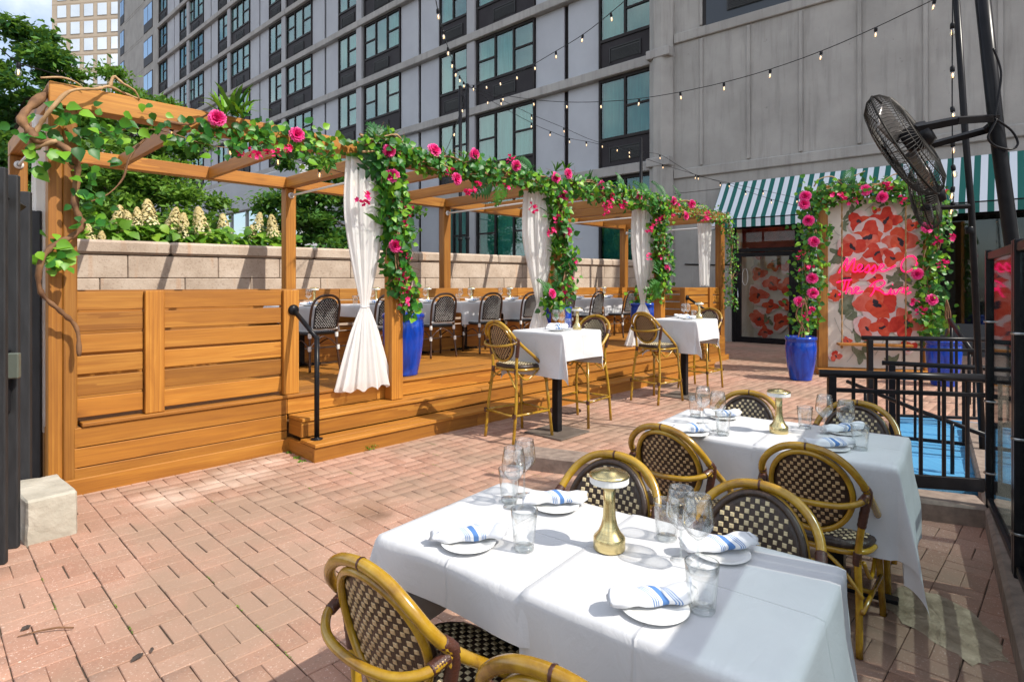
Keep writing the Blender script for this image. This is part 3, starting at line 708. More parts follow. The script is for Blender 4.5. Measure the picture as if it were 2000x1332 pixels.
dr = board('door', sf, .12, .26, -.01, .07, .02, 2.39, BK); 
for (a, b, z0, z1) in ((1.46, 1.60, .02, 2.39), (.26, 1.46, .02, .16), (.26, 1.46, 2.28, 2.39)): board('door_rail', sf, a, b, -.01, .07, z0, z1, BK)
DG = glassy('door_glass', (.93, .94, .93, 1), .02, .2); obj('pane', rectm('pane', .26, 1.46, .03, .04, .16, 2.28), DG, sf); obj('pane', rectm('pane', .12, 1.6, .03, .04, 2.5, 3.02), DG, sf)
for (a, b) in ((1.74, 4.3), (4.38, 6.0), (6.08, 8.0)): obj('pane', rectm('pane', a, b, .03, .04, .7, 3.02), MAT['screen_glass'], sf)
obj('door_handle', MB().tube([(.2, -.06, .95), (.2, -.06, 1.45)], .012, 8).mesh('h', True), plain('steel', (.5, .5, .5, 1), None, .25, metal=1.0), sf)
obj('door_mark', MB().tube([(.36+.075*math.cos(q*PI/12), .024, 1.75+.22*math.sin(q*PI/12)) for q in range(24)], .006, 5, True).mesh('mk', True), MAT['white_plastic'], sf)
board('room_floor', sf, 0, 9.2, .1, 4.5, .0, .02, plain('room_boards', (.07, .045, .03, 1), None, .5)); board('room_back', sf, 1.8, 9.2, 4.4, 4.5, .02, 4.1, ROOM); board('room_ceiling', sf, 1.8, 9.2, .1, 4.4, 3.3, 3.36, plain('room_ceiling', (.25, .2, .14, 1), None, .8))
board('vestibule_ceiling', sf, .03, 1.74, .1, 2.3, 3.3, 3.36, bpy.data.materials['room_ceiling'])
em = NT('warm_lamp'); em.b.inputs['Emission Color'].default_value = (1, .62, .25, 1); em.b.inputs['Emission Strength'].default_value = 40
for (x, y_) in ((.9, .5), (4.9, 1.0), (5.3, 1.8), (6.4, 1.2), (7.2, 2.2), (3.2, 1.5), (2.6, 2.6)):
    obj('downlight', MB().lathe([(.001, 0), (.06, 0), (.07, .02)], 14), em.m, sf, (x, y_, 3.27))
WALLP = plain('cream_wallpaper', (.56, .49, .42, 1), (.66, .60, .53, 1), .85, 4)
board('papered_wall', sf, .30, 1.62, .9, .95, .02, 2.46, WALLP); board('red_bulkhead', sf, .12, 1.7, .5, .56, 2.47, 3.28, plain('red_bulkhead', (.16, .016, .014, 1), (.30, .04, .035, 1), .6, 5)); board('papered_wall', sf, .03, .1, .12, 2.2, .02, 3.25, WALLP)
# low podium further left
pod = tag(bpy.data.objects.new('podium_block', None), 'pale grey low podium with a strip of teal glazing behind the trees', 'building'); LINK(pod)
pod.location = (-12.3, 26, 0); pod.rotation_euler = (0, 0, FANG)
board('parapet', pod, -6.0, 12, -5, 0, 4.74, 6.05, PANEL, .03); board('lower_wall', pod, -5.95, 12, -5, -.25, 0, 3.0, PANEL, .02); board('end_wall', pod, -5.98, -5.9, -5, -.02, 3.0, 4.74, PANEL, .02)
for i in range(11):
    x = -5.85+i*1.6; board('mullion', pod, x, x+.07, -.22, -.10, 3.002, 4.738, plain('pale_mullion', (.4, .42, .44, 1), None, .4) if i == 0 else bpy.data.materials['pale_mullion'])
    obj('pane', rectm('pane', x+.075, x+1.59, -.18, -.17, 3.01, 4.73), MAT['mirror_glass'], pod)
board('left_wall', pod, 12.01, 26, -14, 1.2, 4.2, 5.6, PANEL, .03)
board('room_core', pod, -5.85, 11.9, -4.9, -.6, 3.01, 4.73, plain('teal_room', (.02, .07, .08, 1), None, .8))

# beige tower
tw = tag(bpy.data.objects.new('beige_tower', None), 'sunlit beige office tower with square windows far behind the trees', 'building'); LINK(tw)
TD = 95.0; tw.location = ((101-1000)*TD/F, TD, 0); tw.rotation_euler = (0, 0, math.radians(-8))
BEI = plain('beige_precast', (.46, .37, .28, 1), (.53, .44, .34, 1), .8, .4, rand=False)
board('wall', tw, 0, 22, 0.0, 22, 0, 75, BEI, .02)
WMk = rectm('tower_window', -.82, .82, -.06, -.02, -.95, .95); WMk.materials.append(MAT['mirror_glass'])
BACKW = rectm('tower_window_back', -.9, .9, -.019, -.006, -1.03, 1.03); BACKW.materials.append(plain('tower_frame', (.35, .28, .2, 1), None, .7))
for r in range(12):
    for c in range(6):
        wz = 26+r*2.75+.2; wx = 1.9+c*2.42
        f_ = obj('window', BACKW, None, tw, (wx, 0, wz)); obj('pane', WMk, None, f_)
    board('joint', tw, .0, 16, -.012, -.002, 24.6+r*2.75, 24.68+r*2.75, plain('joint_tan', (.36, .27, .19, 1), None, .8) if r == 0 else bpy.data.materials['joint_tan'], .002)
SLOT = rectm('slot', -.03, -.002, 0, 1.7, 0, 1.6)
for r in range(12):
    for c in range(6): obj('window', SLOT, MAT['mirror_glass'], tw, (0, 1.2+c*2.6, 25.4+r*2.75))
# ============================================================ FOLIAGE TEMPLATES
def leaf_tpl(L, wd, fold=.25, droop=.15):
    xs = [(0, .0), (.14, .40), (.40, .5), (.74, .25), (1, .0)]
    v = []; f = []
    for (u, w) in xs: v.append((0, u*L, -droop*L*u*u))
    for (u, w) in xs: v.append((-w*wd, u*L, fold*w*wd-droop*L*u*u))
    for (u, w) in xs: v.append((w*wd, u*L, fold*w*wd-droop*L*u*u))
    for i in range(4):
        f.append((i, i+1, 6+i, 5+i)); f.append((i+1, i, 10+i, 11+i))
    return v, f
HEART = leaf_tpl(.085, .075); IVY = leaf_tpl(.055, .05); BLADE = leaf_tpl(.20, .035, .3, .35); SMALL = leaf_tpl(.05, .024)
def tmesh(name, tpl, mat, smooth=True):
    me = bpy.data.meshes.new(name); me.from_pydata(tpl[0], [], tpl[1]); me.materials.append(mat)
    if smooth: me.polygons.foreach_set('use_smooth', [True]*len(me.polygons))
    return me
LEAFM = [tmesh('leaf', leaf_tpl(.088, .072), MAT['leaf']), tmesh('leaf', leaf_tpl(.075, .062, .35), MAT['leaf']), tmesh('leaf', leaf_tpl(.056, .048, .2), MAT['leaf'])]
def rnd_rot(out=None, spread=1.0):
    """matrix whose +Y (leaf axis) hangs outward/down and +Z (face) looks toward out"""
    y = Vector((random.gauss(0, 1), random.gauss(0, 1), random.gauss(-.5, .8))); z = (out or Vector((0, -1, .4))) + Vector((random.gauss(0, .5), random.gauss(0, .5), random.gauss(0, .5)))*spread
    z.normalize(); y = y - z*y.dot(z); y.normalize(); x = y.cross(z)
    return Matrix((x, y, z)).transposed().to_4x4()
# roses
def rose_mesh():
    m = MB()
    for ring, (n, R, tilt, L, wd) in enumerate(((4, .004, .12, .036, .026), (6, .010, .3, .042, .030), (8, .017, .55, .046, .034), (9, .023, .8, .050, .036), (10, .027, 1.1, .050, .038), (10, .030, 1.42, .050, .040))):
        for k in range(n):
            an = 2*PI*k/n+ring*.5+random.uniform(-.2, .2); t_ = tilt+random.uniform(-.16, .16); w_ = wd*random.uniform(.8, 1.2); rf = random.uniform(0, 6)
            rot = Matrix.Rotation(an, 4, 'Z')
            def fn(u, v):
                x = (u-.5)*w_*(1-.35*(v-.6)**2*2)*(0.6+.8*v if v < .5 else 1); r = R*.5+v*L*math.sin(t_*(.5+.5*v)); z = v*L*math.cos(t_*(.5+.5*v))+.007*math.sin(u*11+rf)*v*v
                r -= abs(u-.5)**2*.03; r += .004*math.sin(u*13+rf*2)*v
                return rot @ Vector((x, r, z))
            b0 = len(m.v); m.grid(fn, 4, 3)
            for q in range(b0, len(m.v)): m.a[q] = min(1, max(0, .18+.06*ring+(((q-b0) % 4)/3)**3*.5+random.uniform(-.14, .14)))
    return m.mesh('rose', True, False, True)
ROSES = [rose_mesh() for _ in range(3)]
for r in ROSES: r.materials.append(MAT['rose'])
def blossom_mesh(n=7, sp=.045):
    m = MB()
    for _ in range(n):
        c = Vector((random.gauss(0, sp*.7), random.gauss(0, sp*.4), random.gauss(0, sp*.7))); R = Euler((random.uniform(-1, 1)-PI/2*0, random.uniform(-1, 1), random.uniform(0, 6))).to_matrix()
        for k in range(5):
            an = 2*PI*k/5; m.cur = random.random(); d = Vector((math.cos(an), math.sin(an), .5)); e = Vector((-math.sin(an), math.cos(an), 0))
            m.add([c+R @ p for p in (Vector((0, 0, 0)), d*.014-e*.013, d*.03+Vector((0, 0, -.004)), d*.014+e*.013)], [(0, 1, 2, 3)])
    return m.mesh('blossom', True, False, True)
BLOS = [blossom_mesh() for _ in range(4)]
for r in BLOS: r.materials.append(MAT['blossom'])
def frond_mesh(L=.34, n=13, wl=.11, split=False):
    m = MB(); m.tube([(0, 0, 0), (0, L*.5, .03), (0, L, -.03)], [.004, .003, .001], 4)
    for i in range(n):
        u = .12+.86*i/(n-1); y = u*L; z = .03*math.sin(u*PI)*1.2-.03*u*u; w = wl*math.sin(min(1, u*1.25+.15)*PI*.9)**.7 if u < .95 else wl*.25
        for sx in (-1, 1):
            w2 = L/n*(.62 if not split else .8); m.add([(0, y-w2*.4, z), (sx*w*.5, y+w*.22-w2*.6, z+.012), (sx*w, y+w*.55, z-.015), (sx*w*.5, y+w*.28+w2*.6, z+.008), (0, y+w2*.4, z)], [(0, 1, 2, 3, 4)])
    return m.mesh('frond', False, False)
FROND = frond_mesh(); FROND.materials.append(MAT['leaf_dark']); PALM = frond_mesh(.30, 8, .16, True); PALM.materials.append(MAT['leaf_dark'])
def tuft_mesh(n=11, L=.28):
    m = MB()
    for k in range(n):
        an = random.uniform(0, 2*PI); el = random.uniform(.5, 1.4); l_ = L*random.uniform(.7, 1.1); w = .016; d = Vector((math.cos(an)*math.cos(el), math.sin(an)*math.cos(el), math.sin(el))); e = d.cross(Vector((0, 0, 1))).normalized()*w
        q = [Vector((0, 0, 0)), d*l_*.35, d*l_*.7+Vector((0, 0, -.015)), d*l_+Vector((0, 0, -.06))]
        m.add([q[0]-e*.3, q[0]+e*.3, q[1]-e, q[1]+e, q[2]-e*.8, q[2]+e*.8, q[3]], [(0, 1, 3, 2), (2, 3, 5, 4), (4, 5, 6)])
    return m.mesh('blade_tuft', False, False)
TUFT = [tuft_mesh() for _ in range(3)]
for r in TUFT: r.materials.append(MAT['leaf'])

def catmull(P, n=6):
    P = [Vector(p) for p in P]; out = []
    for i in range(len(P)-1):
        p0, p1, p2, p3 = P[max(i-1, 0)], P[i], P[i+1], P[min(i+2, len(P)-1)]
        for k in range(n):
            t = k/n; out.append(.5*((2*p1)+(p2-p0)*t+(2*p0-5*p1+4*p2-p3)*t*t+(3*p1-p0-3*p2+p3)*t**3))
    out.append(P[-1]); return out
def along(path, n):
    """n points spread along a polyline"""
    P = [Vector(p) for p in path]; L = [0]
    for a, b in zip(P, P[1:]): L.append(L[-1]+(b-a).length)
    res = []
    for _ in range(n):
        d = random.uniform(0, L[-1]); i = max(j for j in range(len(L)-1) if L[j] <= d); u = (d-L[i])/max(L[i+1]-L[i], 1e-6); res.append(P[i].lerp(P[i+1], u))
    return res
def vine(parent, pts, r, mat, name='vine_stem', n=6, jit=.012):
    P = catmull([Vector(p)+Vector((random.gauss(0, jit), random.gauss(0, jit), random.gauss(0, jit))) for p in pts], 5)
    rr = [r*(1-.55*i/len(P))*random.uniform(.72, 1.3) for i in range(len(P))]
    return obj(name, MB().tube(P, rr, n).mesh(name, True, False), mat, parent)
GOUT = Vector((-.2, -1, .35))
def garland(name, label, path, rad, n_ind, n_mass, roses=(), clusters=(), fronds=(), tufts=(), vines=5, tpl=HEART, cat='garland', plane=5.06, group='flower garlands on the pergola'):
    g_ = thing(name, label, cat, (0, 0, 0), group=group)
    path = [Vector(p) for p in path]
    def outw(p): return GOUT
    def pos(p, k=1.0):
        a = random.uniform(0, 2*PI); r = rad*k*math.sqrt(random.uniform(.15, 1)); q = Vector((random.gauss(0, .4), random.gauss(0, .4), random.gauss(0, .4))); q.normalize(); return p+q*r+Vector((0, -.06, 0))
    for k in range(vines):
        pp = [path[0].lerp(path[0], 0)]; pts = []
        for i, p in enumerate(path):
            q = i*1.7+k*2.1; pts.append(p+Vector((.5*rad*math.cos(q)*.7, -.05-.4*rad*abs(math.sin(q)), .55*rad*math.sin(q))))
        vine(g_, pts, random.uniform(.007, .014), MAT['bark'] if k % 2 else MAT['pale_bark'])
    for p in along(path, n_ind):
        M = Matrix.Translation(pos(p)) @ rnd_rot(outw(p)); o = obj('leaf', random.choice(LEAFM), None, g_); o.matrix_local = M @ Matrix.Scale(random.uniform(.7, 1.15), 4)
    if n_mass:
        mats = [Matrix.Translation(pos(p, random.choice((.8, 1, 1.15)))) @ rnd_rot(outw(p)) @ Matrix.Scale(random.uniform(.6, 1.15), 4) for p in along(path, n_mass)]
        obj('leaf_mass', scatter('leaf_mass', tpl[0], tpl[1], mats, [random.random() for _ in mats]), MAT['leaf'], g_, kind='stuff')
        tw_ = [Matrix.Translation(pos(p, 1.0)) @ rnd_rot(outw(p), 2) @ Matrix.Scale(random.uniform(.7, 1.4), 4) for p in along(path, n_mass//12)]
        t_ = MB().tube([(0, 0, 0), (.02, .06, .01), (0, .14, .03)], [.0025, .002, .001], 4); 
        obj('twig_mass', scatter('twigs', t_.v, [f for f in t_.f if len(f) == 4], tw_, [0]*len(tw_)), MAT['bark'], g_, kind='stuff')
    for i, (px, py) in enumerate(roses):
        s_, z_ = plane_t(px, py, plane-.06); o = obj('rose', random.choice(ROSES), None, g_, (s_, plane-.06, z_), (PI/2+random.uniform(-.5, .35), random.uniform(-.2, .2), random.uniform(-.6, .2)), [random.uniform(1.05, 1.3)]*3)
    for i, (px, py) in enumerate(clusters):
        s_, z_ = plane_t(px, py, plane-.05); obj('blossom', random.choice(BLOS), None, g_, (s_, plane-.05, z_), (random.uniform(0, 1), 0, random.uniform(-1, 1)), [random.uniform(.8, 1.1)]*3)
    for (px, py, an, kind, sc) in fronds:
        s_, z_ = plane_t(px, py, plane-.03); o = obj('frond', FROND if kind == 'f' else PALM, None, g_, (s_, plane-.03, z_)); o.rotation_euler = Euler((PI/2-.35, an, 0), 'XYZ'); o.scale = (sc, sc, sc)
    for (px, py, sc) in tufts:
        s_, z_ = plane_t(px, py, plane); obj('blade_tuft', random.choice(TUFT), None, g_, (s_, plane, z_), (random.uniform(-.3, .6), random.uniform(-.4, .4), random.uniform(0, 6)), (sc, sc, sc))
    return g_

# ---- garland 1: bare left post and beam, large ivy leaves on a thick twisting vine
g1 = thing('vine_garland', 'thick twisting vine with large green leaves on the leftmost post and beam', 'garland', (0, 0, 0), group='flower garlands on the pergola')
def pp(px, py, t=5.17): s_, z_ = plane_t(px, py, t); return Vector((s_, t, z_))
vine(g1, [pp(100, 175, 5.3), pp(66, 205, 5.25), pp(45, 235, 5.2), pp(58, 262), pp(70, 275), pp(110, 278, 5.15), pp(140, 300, 5.1), pp(152, 330), pp(148, 400), pp(162, 440), pp(145, 460), pp(100, 485, 5.12), pp(78, 520, 5.1), pp(82, 570, 5.12), pp(120, 610, 5.12), pp(150, 640), pp(153, 695)], .030, MAT['bark'], n=8, jit=.006)
vine(g1, [pp(112, 275, 5.1), pp(60, 285, 5.2), pp(72, 250), pp(100, 215, 5.1), pp(140, 180, 5.1), pp(190, 172, 5.15), pp(215, 172, 5.2), pp(245, 185, 5.25), pp(275, 197, 5.27)], .017, MAT['pale_bark'], n=8, jit=.004)
vine(g1, [pp(215, 172, 5.2), pp(222, 150, 5.2), pp(240, 163, 5.2), pp(262, 178, 5.2), pp(272, 195, 5.22)], .012, MAT['pale_bark'], n=8, jit=.003)
vine(g1, [pp(80, 152, 5.2), pp(120, 152, 5.2), pp(150, 160, 5.2), pp(165, 172, 5.2)], .008, MAT['pale_bark'], jit=.003)
vine(g1, [pp(285, 270), pp(265, 290), pp(250, 315), pp(240, 350), pp(210, 380), pp(175, 395)], .010, MAT['bark'], jit=.004)
vine(g1, [pp(150, 262, 5.2), pp(210, 262), pp(270, 258), pp(330, 262), pp(400, 280), pp(470, 290)], .006, MAT['bark'])
vine(g1, [pp(330, 240), pp(370, 243), pp(405, 225), pp(450, 215)], .014, MAT['bark'], jit=.004)
path1 = [pp(120, 268), pp(180, 262), pp(240, 255), pp(300, 252), pp(360, 262), pp(420, 262), pp(470, 268), pp(520, 270), pp(570, 275), pp(620, 280)]
def ind_leaves(parent, path, n, rad, sc=(.8, 1.25)):
    for p in along(path, n):
        q = Vector((random.gauss(0, 1), random.gauss(0, .6), random.gauss(0, 1)))*rad*.6; o = obj('leaf', random.choice(LEAFM), None, parent); o.matrix_local = Matrix.Translation(p+q+Vector((0, -.03, 0))) @ rnd_rot(GOUT, .8) @ Matrix.Scale(random.uniform(*sc), 4)
ind_leaves(g1, path1, 190, .13, (.8, 1.3))
ind_leaves(g1, [pp(85, 235, 5.2), pp(60, 260, 5.2), pp(75, 300, 5.2), pp(85, 340, 5.22)], 26, .10, (.9, 1.4))
ind_leaves(g1, [pp(115, 210, 5.15), pp(130, 230, 5.15)], 9, .09, (1, 1.5)); ind_leaves(g1, [pp(112, 285, 5.1), pp(130, 315, 5.1)], 5, .06, (1.1, 1.5))
ind_leaves(g1, [pp(165, 330), pp(165, 400), pp(185, 445)], 34, .10); ind_leaves(g1, [pp(130, 470), pp(100, 490, 5.12), pp(115, 525, 5.12)], 22, .10, (1, 1.4))
ind_leaves(g1, [pp(560, 280), pp(640, 300), pp(640, 345)], 26, .06, (.6, .9))
for (px, py) in ((424, 232), (579, 264)):
    s_, z_ = plane_t(px, py, 5.06); obj('rose', random.choice(ROSES), None, g1, (s_, 5.06, z_), (PI/2-.1, 0, -.2), (1.12, 1.12, 1.12))
for (px, py) in ((472, 299), (490, 300), (505, 302), (525, 297), (538, 300), (560, 288), (553, 292)):
    s_, z_ = plane_t(px, py, 5.07); obj('blossom', random.choice(BLOS), None, g1, (s_, 5.07, z_), (random.uniform(0, 1), 0, random.uniform(-1, 1)), (.75, .75, .75))
for (px, py, sc) in ((455, 225, 1.25), (475, 232, 1.1), (440, 228, 1.2), (640, 340, .6)):
    s_, z_ = plane_t(px, py, 5.12); obj('blade_tuft', random.choice(TUFT), None, g1, (s_, 5.12, z_), (random.uniform(-.2, .3), random.uniform(-.2, .2), random.uniform(0, 6)), (sc, sc, sc))
mats = [Matrix.Translation(p+Vector((random.gauss(0, .07), random.gauss(0, .05), random.gauss(0, .07)))) @ rnd_rot(GOUT) @ Matrix.Scale(random.uniform(.6, 1), 4) for p in along([pp(400, 262), pp(480, 262), pp(560, 268), pp(640, 280), pp(700, 290)], 110)]
obj('leaf_mass', scatter('leaf_mass', HEART[0], HEART[1], mats, [random.random() for _ in mats]), MAT['leaf'], g1, kind='stuff')

def bp_(px, py, t=5.14): return pp(px, py, t)
garland('flower_garland', 'dense rose garland hanging down the post beside the nearest full white curtain', [bp_(745, 285), bp_(750, 320), bp_(755, 360), bp_(765, 400), bp_(768, 440), bp_(768, 480), bp_(772, 520), bp_(778, 560), bp_(788, 600)], .17, 190, 800,
    roses=((759, 295), (766, 345), (772, 480)), clusters=((710, 381), (715, 396), (793, 412), (792, 420), (793, 435), (784, 397), (781, 530), (784, 548), (787, 567), (788, 494), (792, 502), (778, 540), (790, 589), (796, 575)),
    fronds=((770, 300, -2.2, 'p', 1.5), (785, 312, -2.6, 'p', 1.4), (735, 290, .3, 'p', .9), (750, 285, -.4, 'p', .9), (770, 500, .5, 'f', .9), (765, 520, 2.6, 'f', .9), (790, 515, -.8, 'f', .8)), tufts=((755, 390, 1), (760, 420, 1.1), (745, 440, 1.0), (770, 450, .9), (775, 395, .9), (735, 275, .8), (760, 272, .7), (715, 280, .6)))
garland('flower_garland', 'rose and vine garland along the beam between the two nearest curtained posts', [bp_(700, 285), bp_(760, 285), bp_(800, 310), bp_(850, 320), bp_(900, 328), bp_(950, 338), bp_(1000, 345), bp_(1050, 360), bp_(1085, 365)], .155, 160, 800,
    roses=((847, 295), (925, 302), (890, 350), (1007, 324), (1084, 348), (1100, 383)), clusters=((916, 375), (921, 370), (937, 358), (987, 363), (877, 337), (1036, 404), (1042, 411), (994, 313)), fronds=((960, 350, -2.4, 'p', 1), (975, 355, 2.8, 'p', 1), (1040, 335, -1.0, 'f', 1.0), (1030, 340, .6, 'f', .8), (1045, 345, 1.4, 'p', .9)), tufts=((1085, 335, .7), (1105, 335, .7), (820, 310, .6), (905, 320, .6), (960, 330, .7), (1030, 345, .7)))
garland('flower_garland', 'rose garland winding down the middle post to the blue pot behind it', [bp_(1085, 360), bp_(1083, 400), bp_(1085, 440), bp_(1092, 480), bp_(1098, 510), bp_(1095, 545), bp_(1085, 580), bp_(1070, 600)], .19, 70, 720,
    roses=((1107, 455), (1119, 510), (1077, 574)), clusters=((1092, 424), (1087, 430), (1077, 449), (1072, 455), (1106, 556), (1104, 570), (1113, 543), (1100, 580), (1110, 550), (1102, 412), (1098, 430)), fronds=((1088, 560, .4, 'f', 1.0), (1080, 580, -.6, 'f', .9)), tufts=((1100, 480, 1), (1090, 500, 1), (1105, 470, .8), (1075, 420, .9), (1095, 445, .9)))
garland('flower_garland', 'rose and vine garland along the beam between the middle post and the farther curtain', [bp_(1100, 365), bp_(1140, 370), bp_(1180, 378), bp_(1220, 385), bp_(1260, 395), bp_(1290, 400)], .19, 70, 720,
    roses=((1108, 340), (1173, 362), (1247, 384)), clusters=((1196, 380), (1191, 389), (1183, 400), (1185, 408), (1180, 416), (1214, 397), (1216, 402)), fronds=((1215, 375, .2, 'f', 1.0), (1270, 385, -.8, 'f', 1.1), (1205, 385, -1.1, 'f', .9)), tufts=((1150, 368, 1.1), (1120, 365, .9), (1195, 378, .9), (1230, 385, .9)))
garland('flower_garland', 'rose garland hanging down the fourth post above the tall blue pot', [bp_(1285, 400), bp_(1282, 440), bp_(1282, 480), bp_(1290, 510), bp_(1285, 545), bp_(1288, 570)], .21, 50, 640,
    roses=((1301, 524),), clusters=((1295, 424), (1285, 433), (1275, 440), (1266, 449), (1308, 414), (1308, 424), (1296, 486), (1290, 501), (1299, 510), (1266, 503), (1304, 495), (1302, 405)), fronds=((1290, 545, .1, 'p', 1.3), (1280, 550, 2.4, 'p', 1.3), (1295, 560, -1.8, 'p', 1.2)), tufts=((1300, 470, .8), (1275, 460, .9), (1290, 500, .9)))
garland('flower_garland', 'thin rose garland along the last beam before the striped awning', [bp_(1295, 400), bp_(1330, 405), bp_(1360, 415), bp_(1390, 422), bp_(1415, 430)], .18, 30, 360, tpl=IVY,
    roses=((1314, 393), (1350, 399), (1338, 422)), clusters=((1374, 428), (1381, 418), (1382, 424), (1322, 396)), fronds=((1325, 395, .3, 'f', 1.0), (1300, 390, -.5, 'f', 1.1)))
garland('ivy_garland', 'thin ivy trailing down the last pergola post by the restaurant door', [bp_(1412, 425), bp_(1420, 470), bp_(1424, 520), bp_(1418, 555), bp_(1424, 600)], .15, 0, 420, tpl=IVY, vines=2)

# ============================================================ CURTAINS
def curtain(label, st, z0, z1, ztie, wt, wtie, wb, lean=0.0, deep=.45, pleats=11, group='white sheer curtains tied to the pergola posts'):
    c = thing('sheer_curtain', label, 'curtain', (st[0], st[1], 0), group=group)
    def wid(z):
        if ztie is None: return wt+(wb-wt)*(z1-z)/(z1-z0)
        if z > ztie: u = (z-ztie)/(z1-ztie); return wtie+(wt*1.25-wtie)*math.sin(min(1, u*1.15)*PI/2)**1.1*(1-.22*max(0, u-.6)/.4)
        u = (ztie-z)/(ztie-z0); return wtie+(wb-wtie)*u**.8
    ph = [random.uniform(0, 6) for _ in range(4)]
    def fn(u, v):
        z = z1+(z0-z1)*v; w = wid(z)/2; a = 2*PI*u; near = 1.0
        if ztie is not None: near = min(1, abs(z-ztie)/.25)
        pl = 1+(.16*math.sin(pleats*a+ph[0]+.6*math.sin(3*z))+.07*math.sin(2.3*pleats*a+ph[1]))*(.25+.75*near)
        hem = .02*math.sin(pleats*a)*(v > .999)
        off = lean*math.sin(PI*v)
        return (math.cos(a)*w*pl+off, math.sin(a)*w*deep*pl, z+hem)
    m = MB().grid(fn, 132, 46); p = obj('voile', m.mesh('voile', True, False), MAT['sheer'], c)
    hm = MB().grid(lambda u, v: tuple(Vector(fn(u, 1-.03*v))+Vector((0, 0, 0))+(Vector(fn(u, 1-.03*v))*0)), 132, 1)
    if ztie is not None: obj('tie_cord', MB().tube([(wtie*.53*math.cos(q*PI/8), wtie*.53*deep*math.sin(q*PI/8), ztie+.004*math.sin(q)) for q in range(16)], .008, 6, True).mesh('cord', True), MAT['linen'], c)
    return c
curtain('white sheer curtain tied in the middle beside the nearest rose covered post', (3.22, 5.22), .50, 2.80, 1.31, .34, .085, .56)
curtain('white sheer curtain tied beside the middle rose covered post', (5.96, 5.30), .53, 2.78, 1.27, .46, .09, .52)
curtain('white sheer curtain tied beside the tall blue pot on the far part of the deck', (8.62, 5.34), .53, 2.78, 1.22, .46, .10, .80)
curtain('straight white sheer curtain hanging at the far end of the pergola', (11.18, 5.5), 1.52, 2.76, None, .40, .1, .26, pleats=8)
curtain('narrow white sheer curtain hanging behind the leftmost pergola post', (.70, 5.53), .46, 2.78, None, .13, .1, .13, pleats=5)

# ============================================================ TREES AND SHRUBS
def tree(name, label, base, height, crown, n, mat, tpl, spread=1.0, limbs=9, group='trees behind the stone wall'):
    """crown: list of (dx,dy,dz,rx,ry,rz) lobes relative to base; clumps of leaves fill them unevenly"""
    t = bpy.data.objects.new(name, None); LINK(t); t.location = base; tag(t, label, 'tree', group)
    hx, hy = crown[0][0]*.6, crown[0][1]*.6
    tp = [(0, 0, 0), (hx*.15, hy*.15, height*.28), (hx*.5, hy*.5, height*.55), (hx, hy, height*.8)]
    obj('trunk', MB().tube(catmull(tp, 5), [.16*(1-.8*i/15)*height/7 for i in range(16)], 9).mesh('trunk', True, False), MAT['tree_bark'], t)
    cl = []; tot = sum(c[3]*c[4]*c[5] for c in crown)
    for c in crown:
        k = max(3, int(74*c[3]*c[4]*c[5]/tot*spread))
        for _ in range(k):
            d = Vector((random.gauss(0, 1), random.gauss(0, 1), random.gauss(0, 1))).normalized()*random.uniform(.25, 1)**.5
            cl.append((Vector((c[0]+d.x*c[3], c[1]+d.y*c[4], c[2]+d.z*c[5])), random.uniform(.22, .5)*min(c[3], c[5])**.6))
    mats = []; rn = []
    for (p, r) in cl:
        tone = random.random()*.5
        for _ in range(max(8, int(n/len(cl)*random.uniform(.5, 1.5)))):
            q = Vector((random.gauss(0, 1), random.gauss(0, 1), random.gauss(0, .55)))*r*.62
            mats.append(Matrix.Translation(p+q) @ rnd_rot(Vector((random.gauss(0, .5), random.gauss(0, .5), 1)), .8) @ Matrix.Scale(random.uniform(.7, 1.3), 4)); rn.append(min(.999, max(0, tone+random.uniform(0, .45))))
    obj('crown', scatter('crown', tpl[0], tpl[1], mats, rn), mat, t, kind='stuff')
    for i in range(limbs):
        p, r = random.choice(cl); a = Vector(tp[1]).lerp(Vector(tp[3]), random.uniform(.1, 1)); mid = a.lerp(p, .5)+Vector((random.gauss(0, .15), random.gauss(0, .15), random.uniform(-.1, .3)))
        obj('branch', MB().tube(catmull([a, mid, p], 5), [.05*(1-.8*i_/11)*height/7 for i_ in range(11)], 6).mesh('branch', True, False), MAT['tree_bark'], t)
    return t
TL = ([(-.034, 0, 0), (0, -.08, .008), (.034, 0, 0), (0, .08, -.012)], [(0, 1, 2, 3)])
TL2 = ([(-.045, 0, 0), (0, -.085, .01), (.045, 0, 0), (0, .085, -.02)], [(0, 1, 2, 3)])
def gb(px, Y): return ((px-1000)*Y/F, Y, 0)
tree('locust_tree', 'large dark green tree at the far left behind the pergola', gb(20, 15), 7.6, [(.3, 0, 6.6, 1.0, 1.2, 1.3), (.45, 0, 7.5, .75, .9, .75), (-.3, .3, 5.0, 1.5, 1, 1.2), (.5, -.3, 4.0, 1.5, 1, 1.2), (.3, -.3, 2.8, 1.5, 1, 1.0), (-1.0, .5, 6.6, .7, 1, 1.2)], 34000, MAT['tree_leaf_dark'], TL2)
tree('locust_tree', 'feathery light green tree between the beige tower and the grey facade', gb(215, 16), 7.4, [(-.1, 0, 7.0, .9, .9, .5), (.8, .1, 6.8, .7, .8, .45), (1.6, 0, 6.0, .9, .8, .5), (-1.0, .2, 6.3, .9, .9, .8), (.4, .1, 5.6, 1.7, 1, .7), (0, .1, 4.6, 2.1, 1, .8), (1.9, .1, 5.1, .7, .7, .5)], 19000, MAT['tree_leaf'], TL, 1.1)
